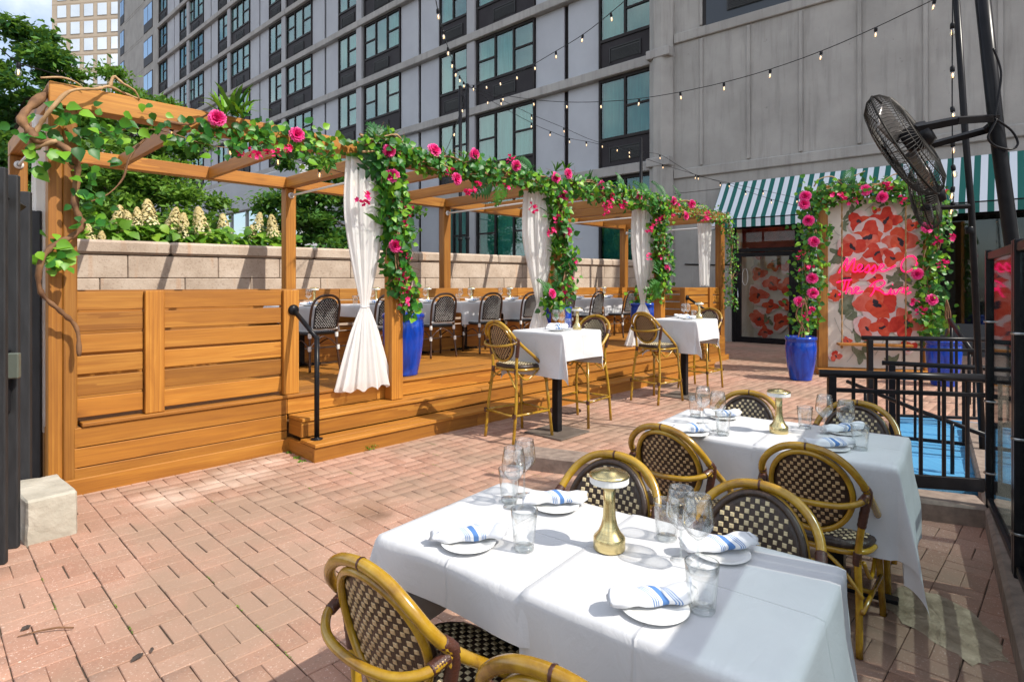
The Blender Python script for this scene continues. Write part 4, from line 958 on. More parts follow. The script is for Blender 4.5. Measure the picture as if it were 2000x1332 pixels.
tree('locust_tree', 'leafy tree low behind the first bay of the pergola', gb(250, 13.5), 4.8, [(-.6, 0, 4.3, 1.3, .9, .6), (-1.6, 0, 3.4, 1.0, .9, .9), (-.6, 0, 3.7, 1.2, .9, .6), (.7, 0, 3.5, 1.1, .9, .75), (.2, -.2, 2.8, 1.7, .9, .7), (1.5, 0, 3.1, .8, .7, .7)], 19000, MAT['tree_leaf'], TL)
tree('maple_tree', 'dark green tree behind the second bay of the pergola', gb(628, 17), 5.6, [(0, 0, 4.2, 1.2, 1, 1.0), (-.5, 0, 5.1, .8, .8, .5), (.8, 0, 3.4, 1.1, 1, .9), (-.9, .1, 3.4, .9, 1, 1.0), (1.8, 0, 3.0, .8, .8, .5), (.2, -.2, 2.5, 1.5, .8, .6), (2.3, .1, 3.9, .6, .6, .4)], 17000, MAT['tree_leaf_dark'], TL2)
tree('maple_tree', 'shadowed tree further back at the far left edge', gb(90, 21), 7.0, [(0, 0, 5.0, 1.8, 1.2, 1.6), (1.5, 0, 4.4, 1.5, 1, 1.5), (-1, 0, 6, 1.3, 1, 1.5), (.5, 0, 2.8, 2.2, 1, 1.2)], 9000, MAT['tree_leaf_dark'], TL2)
# hydrangeas in the planter behind the wall
def panicle_mesh():
    m = MB()
    for k in range(260):
        u = random.random()**.8; z = u*.46; r = .135*(1-u)**.55*random.uniform(.75, 1.08)+.015; a = random.uniform(0, 2*PI); c = Vector((r*math.cos(a), r*math.sin(a), z)); d = Vector((math.cos(a), math.sin(a), .4)).normalized(); e = d.cross(Vector((0, 0, 1))).normalized(); f = d.cross(e); m.cur = min(1, max(0, .9-.5*u+random.uniform(-.3, .2))); q = .024
        m.add([c+d*.006+e*q, c+d*.004+f*q, c+d*.006-e*q, c+d*.004-f*q], [(0, 1, 2, 3)])
    return m.mesh('flower_head', False, False, True)
PAN = [panicle_mesh() for _ in range(3)]
for p in PAN: p.materials.append(MAT['hydrangea'])
HYL = leaf_tpl(.14, .12, .15, .3)
heads = [[(222, 425, .95), (248, 430, .8), (265, 425, .8), (285, 415, 1.1), (236, 440, .8)], [(335, 430, 1.0), (350, 440, 1.0), (405, 430, 1.1), (322, 445, .7)], [(432, 440, 1.0), (497, 432, .8), (490, 455, .7), (540, 440, 1.0)], [(178, 460, .8), (195, 470, .7)]]
hl = ['hydrangea bush with cream cone flowers just right of the leftmost post', 'hydrangea bush with tall cream cone flowers in the middle of the first bay', 'hydrangea bush with cream flowers left of the second rear post', 'hydrangea bush with small fading flowers close to the leftmost post']
for hs, lab in zip(heads, hl):
    cx = sum(h[0] for h in hs)/len(hs); Y0 = 8.75/(-SR*(cx-1000)/F+CR); b0 = Vector(((cx-1000)*Y0/F, Y0, 1.5)); t = bpy.data.objects.new('hydrangea_bush', None); LINK(t); t.location = b0; t.rotation_euler = (0, 0, R0); tag(t, lab, 'shrub', 'hydrangeas behind the stone wall')
    mats = []
    for (px, py, sc) in hs:
        p = Matrix.Rotation(-R0, 3, 'Z') @ (Vector(((px-1000)*Y0/F, Y0+random.uniform(-.0, .1), EYE-(py-HOR)*Y0/F))-b0); p.y = max(p.y, -.05)
        obj('flower_head', random.choice(PAN), None, t, p+Vector((0, 0, -.16*sc)), (random.uniform(-.2, .2), random.uniform(-.3, .35), random.uniform(0, 6)), (sc*.72, sc*.72, sc*.72), kind='stuff')
        obj('stem', MB().tube([(p.x*.6, 0, -.3), (p.x*.9, p.y*.5, p.z*.5), (p.x, p.y, p.z-.15*sc)], .008, 5).mesh('stem', True, False), MAT['shrub_leaf'], t)
        for _ in range(70): mats.append(Matrix.Translation(p+Vector((random.gauss(0, .15), abs(random.gauss(0, .12))-.08, random.uniform(-.45, -.10)))) @ rnd_rot(Vector((0, -.5, 1)), .8) @ Matrix.Scale(random.uniform(.6, 1.2), 4))
    for _ in range(90): mats.append(Matrix.Translation(Vector((random.gauss(0, .45), abs(random.gauss(0, .15))-.05, random.uniform(.45, .85)))) @ rnd_rot(Vector((0, -.5, 1)), .8) @ Matrix.Scale(random.uniform(.6, 1.1), 4))
    obj('foliage', scatter('foliage', HYL[0], HYL[1], mats, [random.random() for _ in mats]), MAT['shrub_leaf'], t, kind='stuff')
obj('planter_soil', MB().box(.1, wl-.5, .48, 3.2, 1.0, 1.72), plain('soil', (.05, .035, .025, 1), None, .95), loc=W(WS0, WTT), rot=(0, 0, R0), kind='structure')
# ============================================================ FURNITURE
def cane_mat(name, c1, c2, c3, rough=.22):
    t = NT(name); v = t.coord((6, 6, 6)); f = t.noise(v, 1.2, 6, .7); t.color(t.ramp(f, [(.32, c1), (.5, c2), (.68, c3)])); t.set(Roughness=rough); t.b.inputs['Coat Weight'].default_value = .4; t.b.inputs['Coat Roughness'].default_value = .2
    t.bump(t.noise(t.coord((20, 20, 20)), 2, 3), .08, .002); return t.m
CANE = cane_mat('golden_cane', (.20, .095, .008, 1), (.36, .20, .012, 1), (.46, .285, .025, 1))
WRAP = plain('brown_wrap', (.045, .014, .008, 1), (.085, .028, .016, 1), .35, 30, bump=.5, stretch=(1, 1, 6))
WDARK = plain('dark_weave', (.018, .010, .007, 1), (.05, .028, .018, 1), .38, 60, bump=.8, bd=.003, stretch=(1, .25, .25))
WPALE = plain('cream_weave', (.52, .42, .24, 1), (.66, .55, .34, 1), .5, 40)
WTAN = plain('tan_weave', (.45, .30, .15, 1), (.56, .40, .22, 1), .5, 40)
BROWNC = cane_mat('brown_cane', (.035, .015, .008, 1), (.065, .028, .015, 1), (.10, .045, .024, 1), .35)
WBLK = plain('black_weave', (.010, .010, .011, 1), (.025, .025, .027, 1), .4, 60, bump=.6, bd=.003)
WWHT = plain('white_weave', (.70, .70, .68, 1), (.8, .8, .78, 1), .5, 40)

def weave_squares(inside, place, step, size, th, rng):
    m = MB(); n = int(rng/step/.585)+1
    for i in range(-n, n+1):
        for j in range(-n, n+1):
            x = (i+(.5 if j % 2 else 0))*step; y = j*step*.585
            x += random.gauss(0, .0009); y += random.gauss(0, .0009)
            if not inside(x, y): continue
            h = size/2*random.uniform(.88, 1.08); q = [(x-h, y-h), (x+h, y-h), (x+h, y+h), (x-h, y+h)]; k = .72
            lo = [place(a, b, 0) for a, b in q]; hi = [place(x+(a-x)*k, y+(b-y)*k, th) for a, b in q]
            m.add(lo+hi, [(4, 5, 6, 7), (0, 1, 5, 4), (1, 2, 6, 5), (2, 3, 7, 6), (3, 0, 4, 7)])
    return m

def cane_seat(name, label, cat, stool, mats, group):
    frame, wrap, wbase, wsq, wsqb = mats
    c = thing(name, label, cat, (0, 0, 0), group=group); SZ = .73 if stool else .455; dz = SZ-.455
    half = [(0, -.324, .889), (.09, -.321, .874), (.158, -.307, .830), (.202, -.275, .768), (.219, -.215, .70), (.223, -.13, .632), (.222, -.02, .552), (.216, .07, .482), (.21, .11, .448)]
    pts = [(-x, y, z+dz) for x, y, z in half[::-1]]+[(x, y, z+dz) for x, y, z in half[1:]]
    obj('hoop_frame', MB().tube(catmull(pts, 4), .0165, 10).mesh('hoop', True, False), frame, c)
    obj('hoop_joint', MB().lathe([(.0172, -.004), (.0178, 0), (.0172, .004)], 10).mesh('joint', True, False), wrap, c, (0, -.324, .889+dz), (0, PI/2, 0))
    # rail that loops behind the back at mid height
    rail = [(-.219, -.215, .70), (-.205, -.285, .678), (-.13, -.335, .660), (0, -.352, .655), (.13, -.335, .660), (.205, -.285, .678), (.219, -.215, .70)]
    obj('back_rail', MB().tube(catmull([(x, y, z+dz) for x, y, z in rail], 4), .0135, 9).mesh('rail', True, False), frame, c)
    # oval back
    a, b, zc, yc = .165, .178, .682+dz, -.232
    def back(x, z, off):
        y = yc-.04*(1-(x/.2)**2)-.26*(z)+.0; return (x, y+off, zc+z)
    m = MB(); R, K = 7, 36
    ring = [[back(a*r/R*math.cos(2*PI*k/K), b*r/R*math.sin(2*PI*k/K), .007) for k in range(K)] for r in range(1, R+1)]
    m.add([back(0, 0, .007)]+[p for q in ring for p in q], [(0, 1+k, 1+(k+1) % K) for k in range(K)]+[(1+(r-1)*K+k, 1+r*K+k, 1+r*K+(k+1) % K, 1+(r-1)*K+(k+1) % K) for r in range(1, R) for k in range(K)])
    me = m.mesh('woven_back', True, False); o = obj('woven_back', me, wbase, c); sd = o.modifiers.new('s', 'SOLIDIFY'); sd.thickness = .014; sd.offset = -1 if False else 0
    ins = lambda x, z: (x/(a-.018))**2+(z/(b-.018))**2 < 1
    obj('weave_front', weave_squares(ins, lambda x, z, h: back(x, z, .0145+h), .033, .0150, .003, .24).mesh('weave', False, False), wsq, c, kind='stuff')
    obj('weave_rear', weave_squares(ins, lambda x, z, h: back(x, z, -.0005-h), .033, .0150, .003, .24).mesh('weave', False, False), wsqb, c, kind='stuff')
    oval = lambda s_, off: [back((a+s_)*math.cos(2*PI*k/40), (b+s_)*math.sin(2*PI*k/40), off) for k in range(40)]
    obj('back_rim', MB().tube(oval(.004, -.008), .0125, 8, True).mesh('rim', True, False), frame, c); obj('rim_binding', MB().tube(oval(.002, .010), .0125, 8, True).mesh('bind', True, False), wbase if not stool else wrap, c)
    # seat
    def seat_r(an): return .222*(1/(abs(math.cos(an))**3.2+abs(math.sin(an))**3.2))**(1/3.2)
    m = MB(); K = 40
    prof = [(.0, .018), (.5, .020), (.85, .016), (.96, .008), (1.0, -.006), (.97, -.022)]
    vs = [(0, 0, SZ+.02)]; fs = []
    for (r, z) in prof[1:]:
        for k in range(K): an = 2*PI*k/K; q = seat_r(an)*r; vs.append((q*math.cos(an), q*math.sin(an)*.98, SZ+z))
    fs += [(0, 1+k, 1+(k+1) % K) for k in range(K)]
    for r in range(len(prof)-2): fs += [(1+r*K+k, 1+(r+1)*K+k, 1+(r+1)*K+(k+1) % K, 1+r*K+(k+1) % K) for k in range(K)]
    m.add(vs, fs); obj('seat', m.mesh('seat', True), wbase, c)
    sin_ = lambda x, y: math.hypot(x, y) < seat_r(math.atan2(y, x))*.9
    obj('seat_weave', weave_squares(sin_, lambda x, y, h: (x, y*.98, SZ+.0212+h-.0055*(math.hypot(x, y)/.22)**2), .034, .0160, .003, .26).mesh('weave', False, False), wsq, c, kind='stuff')
    obj('seat_ring', MB().tube([(seat_r(2*PI*k/40)*.97*math.cos(2*PI*k/40), seat_r(2*PI*k/40)*.95*math.sin(2*PI*k/40), SZ-.034) for k in range(40)], .0135, 8, True).mesh('ring', True, False), frame, c)
    spl = .04 if stool else .015
    def leg(p, q, nm='leg'): o = obj(nm, MB().tube([p, Vector(p).lerp(Vector(q), .5), q], .0155, 9).mesh('leg', True, False), frame, c); return o
    for sx in (-1, 1):
        top_r = (sx*.219, -.215, .695+dz); br = (sx*(.195+spl), -.245-spl, .003)
        obj('leg', MB().tube(catmull([top_r, (sx*.180, -.205, SZ-.01), (sx*(.172+spl), -.215-spl*.5, SZ*.5), (sx*(.178+spl), -.235-spl, .003)], 4), .0155, 9).mesh('leg', True, False), frame, c); leg((sx*.185, .165, SZ-.02), (sx*(.19+spl), .185+spl, .003))
        # bindings
        for (p, q, r) in (((sx*.178, -.206, SZ-.02), (sx*.175, -.208, SZ-.075), .0185), ((sx*.217, -.23, .695+dz), (sx*.206, -.278, .680+dz), .0178), ((sx*.219, .0, .537+dz), (sx*.214, .06, .492+dz), .019)):
            p, q = Vector(p), Vector(q); k = 7; P = [p.lerp(q, i/(2*k)) for i in range(2*k+1)]; obj('binding', MB().tube(P, [r*(1.0 if i % 2 else .93) for i in range(2*k+1)], 9).mesh('binding', True, False), wrap, c)
        k = 18; P = catmull([(sx*.212, -.247, .735+dz), (sx*.219, -.213, .697+dz), (sx*.205, -.211, .62+dz), (sx*.193, -.208, .55+dz)], 6); obj('binding', MB().tube(P, [.0195*(1.0 if i % 2 else .93) for i in range(len(P))], 9).mesh('binding', True, False), wrap, c)
        side = [(sx*.2, -.2, SZ-.06), (sx*.21, -.1, SZ-.13 if stool else SZ-.16), (sx*.205, .05, SZ-.05)]
        obj('brace', MB().tube(catmull(side, 4), .009, 7).mesh('brace', True, False), frame, c)
        side2 = [(sx*.2, .19, SZ-.20), (sx*.12, .185, SZ-.10), (sx*.03, .17, SZ-.045)]; obj('brace', MB().tube(catmull(side2, 4), .009, 7).mesh('brace', True, False), frame, c)
        side3 = [(sx*.205, -.24, SZ-.20), (sx*.12, -.225, SZ-.10), (sx*.03, -.2, SZ-.045)]; obj('brace', MB().tube(catmull(side3, 4), .009, 7).mesh('brace', True, False), frame, c)
    zf = .27 if stool else .20
    L = [(-.215, .21, zf), (.215, .21, zf), (.22, -.268, zf), (-.22, -.268, zf)]
    if stool:
        for i in range(4):
            p, q = L[i], L[(i+1) % 4]; obj('foot_rail', MB().tube([p, q], .012, 8).mesh('rail', True, False), frame, c)
            obj('binding', MB().lathe([(.0175, -.02), (.019, -.01), (.0175, 0), (.019, .01), (.0175, .02)], 9).mesh('b', True, False), wrap, c, p)
    else:
        for sx in (-1, 1): obj('stretcher', MB().tube([(sx*.2, .185, zf), (sx*.205, -.25, zf)], .011, 8).mesh('rail', True, False), frame, c)
        obj('stretcher', MB().tube([(-.2, -.03, zf), (.2, -.03, zf)], .011, 8).mesh('rail', True, False), frame, c)
    return c
GM = (CANE, WRAP, WDARK, WPALE, WTAN)
TA, TB = (1.395, 1.035), (3.17, 1.17); TR = math.radians(6.6)
def tl(T, x, y): return (T[0]+x*math.cos(TR)-y*math.sin(TR), T[1]+x*math.sin(TR)+y*math.cos(TR))   # table-local to (s,t)
CHZ = .9
chair0 = cane_seat('bistro_chair', 'golden cane bistro chair at the front left of the nearest table, seen from behind', 'chair', False, GM, 'golden cane dining chairs')
def put(o, st, rot): o.location = W(*st); o.rotation_euler = (0, 0, R0+rot)
chair0.scale = (.95, .95, .95)
put(chair0, (*tl(TA, -.293, .285), .012), TR-PI/2-.02)
clone(chair0, 'golden cane chair cut off by the bottom edge, right hand of the two nearest chairs', (*tl(TA, -.345, -.285), .012), TR-PI/2+.05)
clone(chair0, 'golden cane chair across the nearest table, behind the brass lamp', (*tl(TA, .292, .225), .012), TR+PI/2+.05)
clone(chair0, 'golden cane chair across the nearest table, behind the pair of wine glasses at right', (*tl(TA, .275, -.305), .012), TR+PI/2-.03)
clone(chair0, 'golden cane chair on the near left side of the second table, seen from behind', (*tl(TB, -.329, .325), .012), TR-PI/2-.09)
clone(chair0, 'golden cane chair on the near right side of the second table, seat in view', (*tl(TB, -.275, -.285), .012), TR-PI/2-.07)
clone(chair0, 'golden cane chair on the far left side of the second table', (*tl(TB, .25, .285), .012), TR+PI/2)
clone(chair0, 'golden cane chair on the far right side of the second table by the black railing', (*tl(TB, .297, -.30), .012), TR+PI/2)
stool0 = cane_seat('bar_stool', 'golden cane bar stool left of the nearer high table, back to the deck steps', 'stool', True, GM, 'golden cane bar stools')
put(stool0, (4.30, 4.08, .012), -PI/2-.1)
clone(stool0, 'golden cane bar stool right of the nearer high table', (5.22, 4.02, .012), PI/2+.1)
clone(stool0, 'golden cane bar stool left of the farther high table', (6.90, 4.05, .012), -PI/2-.12)
clone(stool0, 'golden cane bar stool right of the farther high table, partly hidden', (8.15, 4.08, .012), PI/2)

# brown and white arch back chairs on the deck
def arch_chair(label):
    c = thing('arch_back_chair', label, 'chair', (0, 0, 0), group='brown arch back chairs on the deck')
    SZ = .45
    half = [(0, -.30, .89), (.09, -.297, .878), (.155, -.285, .835), (.185, -.265, .76), (.19, -.24, .65), (.185, -.215, .52), (.18, -.205, .43), (.19, -.225, .2), (.205, -.25, .003)]
    pts = [(-x, y, z) for x, y, z in half[::-1]]+list(half[1:])
    obj('arch_frame', MB().tube(catmull(pts, 4), .015, 9).mesh('arch', True, False), BROWNC, c)
    def back(x, z, off): return (x, -.215-.03*(1-(x/.17)**2)-.19*(z-.43)+off, z)
    top = lambda x: .86-.0-(.155-math.sqrt(max(0, .155**2-x*x)))*1.0
    m = MB().grid(lambda u, v: back(-.155+.31*u, .50+(top((-.155+.31*u)*.98)-.50)*v, 0), 12, 10); o = obj('woven_back', m.mesh('wb', True, False), WBLK, c); sd = o.modifiers.new('s', 'SOLIDIFY'); sd.thickness = .012; sd.offset = 0
    ins = lambda x, z: abs(x) < .14 and .515 < z+.66 < top(x)-.015
    for sgn in (1, -1): obj('weave', weave_squares(ins, lambda x, z, h: back(x, z+.66, sgn*(.007+h)), .030, .0088, .003, .3).mesh('weave', False, False), WWHT, c, kind='stuff')
    obj('lower_rail', MB().tube([(-.18, -.225, .495), (0, -.25, .495), (.18, -.225, .495)], .011, 8).mesh('lr', True, False), WWHT, c)
    m = MB().box(-.205, .205, -.19, .21, SZ-.03, SZ+.012, .02); obj('seat', m.mesh('seat'), WBLK, c)
    obj('seat_weave', weave_squares(lambda x, y: abs(x) < .185 and abs(y-.01) < .185, lambda x, y, h: (x, y, SZ+.0125+h), .031, .0105, .003, .25).mesh('w', False, False), WWHT, c, kind='stuff')
    for sx in (-1, 1):
        obj('leg', MB().tube([(sx*.185, .18, SZ-.02), (sx*.205, .205, .003)], .015, 9).mesh('leg', True, False), BROWNC, c)
        for (p) in ((sx*.182, -.21, SZ-.03), (sx*.186, .182, SZ-.05), (sx*.192, -.225, .27), (sx*.195, .195, .27)): obj('binding', MB().lathe([(.019, -.028), (.021, 0), (.019, .028)], 9).mesh('b', True, False), WWHT, c, p)
        obj('brace', MB().tube(catmull([(sx*.19, -.22, .27), (sx*.1, -.21, .36), (sx*.0, -.2, .41)], 4), .008, 6).mesh('br', True, False), BROWNC, c); obj('brace', MB().tube(catmull([(sx*.192, -.22, .27), (sx*.195, -.05, .36), (sx*.19, .19, .27)], 4), .008, 6).mesh('br', True, False), BROWNC, c)
    return c
ORD = ['first', 'second', 'third', 'fourth', 'fifth', 'sixth', 'seventh', 'eighth', 'ninth']
DT = [3.42, 4.34, 5.24, 6.12, 7.0, 7.9, 8.8, 9.75]
ac0 = arch_chair('brown arch back chair at the first deck table from the left'); put(ac0, (DT[0]-.02, 6.66, DZ), .1)
for i, s_ in enumerate(DT[1:], 1):
    if i < 8: clone(ac0, 'brown arch back chair at the %s deck table from the left' % ORD[i], (s_+random.uniform(-.04, .04), 6.62+random.uniform(-.04, .05), DZ), random.uniform(-.12, .12)-.05)

# ---- tables and cloths
def cloth_mesh(hx, hy, z, drops, res=.022, wr=.006, seed=0):
    """drops: -x,+x,-y,+y overhang of a square cloth"""
    rs = random.Random(seed); p1, p2, p3 = rs.uniform(0, 6), rs.uniform(0, 6), rs.uniform(0, 6)
    xs = np.linspace(-hx-drops[0], hx+drops[1], int((2*hx+drops[0]+drops[1])/res)); ys = np.linspace(-hy-drops[2], hy+drops[3], int((2*hy+drops[2]+drops[3])/res))
    V = []
    for x in xs:
        for y in ys:
            dx = max(abs(x)-hx, 0); dy = max(abs(y)-hy, 0); sx = 1 if x > 0 else -1; sy = 1 if y > 0 else -1
            cx = max(-hx, min(hx, x)); cy = max(-hy, min(hy, y)); r = math.hypot(dx, dy); 
            rd = .012; 
            if r == 0: V.append((cx, cy, z+.0012*math.sin(7*x+p1)*math.sin(6*y+p2))); continue
            drop = max(0, r-rd*.57); ox = rd*min(1, r/rd)
            wav = wr*math.sin(9*(x+y)+p1)*min(1, drop/.2)+wr*.8*math.sin(17*(x-y)+p2)*min(1, drop/.3)
            if dx > 0 and dy > 0:
                ph = math.atan2(dy, dx); fold = math.sin(2*ph); d = .26*r*fold*.62
                # fold leans to one side
                lean = .35*math.sin(ph*2)*r*(1 if sx*sy > 0 else -1)*.4
                px_ = sx*(hx+ox*math.cos(ph)+d*.72+wav+lean*sx*.5); py_ = sy*(hy+ox*math.sin(ph)+d*.72+wav-lean*sy*.5); V.append((px_, py_, z-drop*math.sqrt(max(.3, 1-(.3*fold)**2))))
            elif dx > 0: V.append((sx*(hx+ox+.05*drop+wav+.012*math.sin(11*y+p3)*min(1, drop/.25)), cy, z-drop))
            else: V.append((cx, sy*(hy+ox+.10*drop+wav+.012*math.sin(11*x+p3)*min(1, drop/.25)), z-drop))
    nx, ny = len(xs), len(ys); I = np.arange(nx*ny).reshape(nx, ny)
    Fq = np.stack([I[:-1, :-1], I[1:, :-1], I[1:, 1:], I[:-1, 1:]], -1).reshape(-1, 4)
    return np_mesh('cloth', np.array(V), Fq, None, True)
def pedestal(label, st, rot, hz, hx, hy, group, plate=False):
    t = thing('pedestal_table', label, 'table', (st[0], st[1], st[2]), rot, group)
    board('table_top', t, -hx+.006, hx-.006, -hy+.006, hy-.006, hz-.035, hz-.004, MAT['black_metal']); board('column', t, -.038, .038, -.038, .038, .02, hz-.04, MAT['black_metal'])
    if plate: board('base_plate', t, -.24, .24, -.24, .24, .001, .018, plain('weathered_plate', (.09, .07, .055, 1), (.15, .12, .10, 1), .7) if 'weathered_plate' not in bpy.data.materials else bpy.data.materials['weathered_plate'])
    else: board('base_bar', t, -.26, .26, -.03, .03, .001, .03, MAT['black_metal']); board('base_bar', t, -.03, .03, -.26, .26, .0311, .05, MAT['black_metal'])
    return t
def cloth(label, st, rot, hx, hy, z, drops, seed, group='white tablecloths'):
    o = obj('tablecloth', cloth_mesh(hx, hy, z, drops, seed=seed), MAT['linen'], loc=W(st[0], st[1], st[2]), rot=(0, 0, R0+rot)); return tag(o, label, 'tablecloth', group)
ZT = .757
for T, nm, sd in ((TA, 'nearest dining table', 1), (TB, 'second dining table', 5)):
    for yy, wh in ((.285, 'left'), (-.285, 'right')):
        pedestal('black pedestal table under the white cloth, %s half of the %s' % (wh, nm), (*tl(T, 0, yy), .012), TR, ZT-.012, .30, .275, 'pedestal tables under dining cloths')
        dr = (.42, .42, .03, .44) if wh == 'left' else (.42, .42, .44, .03)
        if T is TB and wh == 'right': dr = (.40, .42, .50, .03)
        if T is TA and wh == 'left': dr = (.135, .42, .03, .40)
        zt = ZT if wh == 'left' else ZT+.0035
        e_ = .018 if T is TA and wh == 'right' else 0
        cloth('white tablecloth on the %s half of the %s' % (wh, nm), (*tl(T, .006 if e_ else 0, yy+(0 if wh == 'left' else .012)-e_), 0), TR, .305+e_*.5, .288+e_, zt, dr, sd); sd += 1
HT = [(4.66, 3.90), (7.42, 3.94)]
for i, (a, b) in enumerate(HT):
    nm = ('nearer', 'farther')[i]
    pedestal('%s high bar table with black post and square base plate' % nm, (a, b, .012), .03, 1.058, .31, .31, 'high bar tables', True)
    cloth('white tablecloth draped over the %s high bar table' % nm, (a, b, 0), .03, .315, .315, 1.07, (.44, .36, .27, .30), 20+i)
for i, s_ in enumerate(DT):
    o = 'deck table %s from the left' % ORD[i]
    pedestal('black pedestal table under cloth, %s' % o, (s_, 7.03, DZ), 0, .748, .32, .30, 'deck tables')
    cloth('white tablecloth on the %s' % o, (s_, 7.03, DZ), 0, .325, .305, .75, (.16, .16, .34, .05) if i % 2 else (.2, .2, .30, .05), 30+i)

# ---- tableware
BRASS = plain('brushed_brass', (.66, .52, .24, 1), (.78, .65, .34, 1), .27, 20, metal=1.0, stretch=(1, 1, 14))
OPAL = plain('opal_diffuser', (.78, .78, .76, 1), None, .4); CHINA = plain('white_china', (.74, .74, .72, 1), (.78, .78, .76, 1), .15, 3); PLED = plain('plate_foot', (.42, .38, .33, 1), None, .5)
def napkin_mat():
    t = NT('striped_napkin'); tx = t.n('TexCoord'); sx = t.n('SeparateXYZ'); t.l(tx.outputs['Object'], sx.inputs[0])
    a = t.n('Math', operation='MULTIPLY_ADD'); t.l(sx.outputs['Y'], a.inputs[0]); a.inputs[1].default_value = .55; t.l(sx.outputs['X'], a.inputs[2])
    b = t.n('Math', operation='MULTIPLY_ADD'); t.l(sx.outputs['Z'], b.inputs[0]); b.inputs[1].default_value = .35; t.l(a.outputs[0], b.inputs[2])
    r = t.n('MapRange'); t.l(b.outputs[0], r.inputs['Value']); r.inputs['From Min'].default_value = -.02; r.inputs['From Max'].default_value = .05
    W_, B_ = (.72, .73, .76, 1), (.085, .20, .46, 1); st_ = []
    for (p, q) in ((.04, .075), (.12, .155), (.2, .235), (.38, .62), (.77, .805), (.85, .885), (.93, .965)): st_ += [(p, B_), (q, W_)]
    rp = t.n('ValToRGB'); rp.color_ramp.interpolation = 'CONSTANT'; e = rp.color_ramp.elements; e[0].position = 0; e[0].color = W_; e[1].position = st_[0][0]; e[1].color = B_
    for p, c in st_[1:]: x = e.new(p); x.color = c
    t.l(r.outputs['Result'], rp.inputs['Fac']); t.color(rp.outputs['Color']); t.set(Roughness=.9); t.bump(t.noise(t.coord((1, 1, 1)), 22, 4), .35, .006); return t.m
NAPK = napkin_mat()
lamp_me = {}
def lamp_parts():
    lamp_me['base'] = MB().lathe([(.001, 0), (.041, 0), (.042, .004), (.042, .03), (.040, .034), (.030, .045), (.022, .062), (.017, .085), (.0155, .12), (.0155, .175), (.001, .175)], 32).mesh('lamp_base', True, False)
    lamp_me['shade'] = MB().lathe([(.001, .176), (.050, .176), (.0515, .178), (.0515, .194), (.001, .194)], 32).mesh('lamp_shade', False, False)
    lamp_me['cap'] = MB().lathe([(.053, .1942), (.053, .197), (.048, .202), (.026, .205), (.025, .208), (.001, .209)], 32).mesh('lamp_cap', True, False)
    lamp_me['foot'] = MB().lathe([(.001, -.0), (.040, -.0), (.040, .002)], 24).mesh('foot', False, False)
lamp_parts()
def lamp(label, st, sc=1.1):
    o = thing('table_lamp', label, 'lamp', st, group='brass table lamps'); o.scale = (sc, sc, sc)
    obj('stem', lamp_me['base'], BRASS, o, (0, 0, .001)); obj('diffuser', lamp_me['shade'], OPAL, o); obj('cap', lamp_me['cap'], BRASS, o); obj('foot', lamp_me['foot'], MAT['black_metal'], o)
WG = {'bowl': MB().lathe([(.004, .088), (.010, .090), (.026, .105), (.040, .124), (.0425, .138), (.040, .165), (.034, .205), (.0332, .2052), (.0392, .165), (.0415, .138), (.0385, .125), (.024, .107), (.001, .094)], 28).mesh('bowl', True, False),
      'stem': MB().lathe([(.0042, .005), (.0035, .02), (.0034, .07), (.0045, .088)], 12).mesh('stem', True, False), 'foot': MB().lathe([(.001, .0), (.035, .0005), (.036, .002), (.015, .004), (.004, .008)], 26).mesh('foot', True, False)}
WGR = MB().tube([(.0336*math.cos(q*PI/16), .0336*math.sin(q*PI/16), .2052) for q in range(32)], .0009, 5, True).mesh('rim', True, False); TGR = MB().tube([(.0392*math.cos(q*PI/16), .0392*math.sin(q*PI/16), .1185) for q in range(32)], .0013, 5, True).mesh('rim', True, False)
def wineglass(label, st, sc=1.0, group='wine glasses'):
    o = thing('wine_glass', label, 'wine glass', st, random.uniform(0, 6), group); o.scale = (sc, sc, sc)
    obj('bowl', WG['bowl'], MAT['drink_glass'], o); obj('stem', WG['stem'], MAT['thick_glass'], o); obj('foot', WG['foot'], MAT['drink_glass'], o); obj('rim', WGR, MAT['thick_glass'], o)
flute = lambda an, z: 1+.035*math.cos(8*an)*max(0, 1-max(0, z-.012)/.075)
TG = {'body': MB().lathe([(.028, .001), (.030, .012), (.033, .045), (.037, .085), (.040, .118), (.0385, .1185), (.035, .085), (.030, .045), (.0265, .02), (.001, .018)], 48, fn=flute).mesh('tumbler', True, False), 'base': MB().lathe([(.001, 0), (.027, 0), (.0285, .003), (.0285, .013), (.001, .015)], 32, fn=flute).mesh('tb', True, False)}
def tumbler(label, st, sc=1.0, group='water tumblers'):
    o = thing('tumbler', label, 'glass', st, random.uniform(0, 6), group); o.scale = (sc, sc, sc)
    obj('wall', TG['body'], MAT['drink_glass'], o); obj('base', TG['base'], MAT['thick_glass'], o); obj('rim', TGR, MAT['thick_glass'], o)
PL = MB().lathe([(.001, .004), (.055, .004), (.068, .010), (.080, .013), (.082, .015), (.080, .016), (.066, .0135), (.052, .008), (.001, .0075)], 40).mesh('plate', True, False); PLF = MB().lathe([(.05, 0), (.054, .0), (.054, .0045), (.05, .0045)], 32).mesh('pf', True, False)
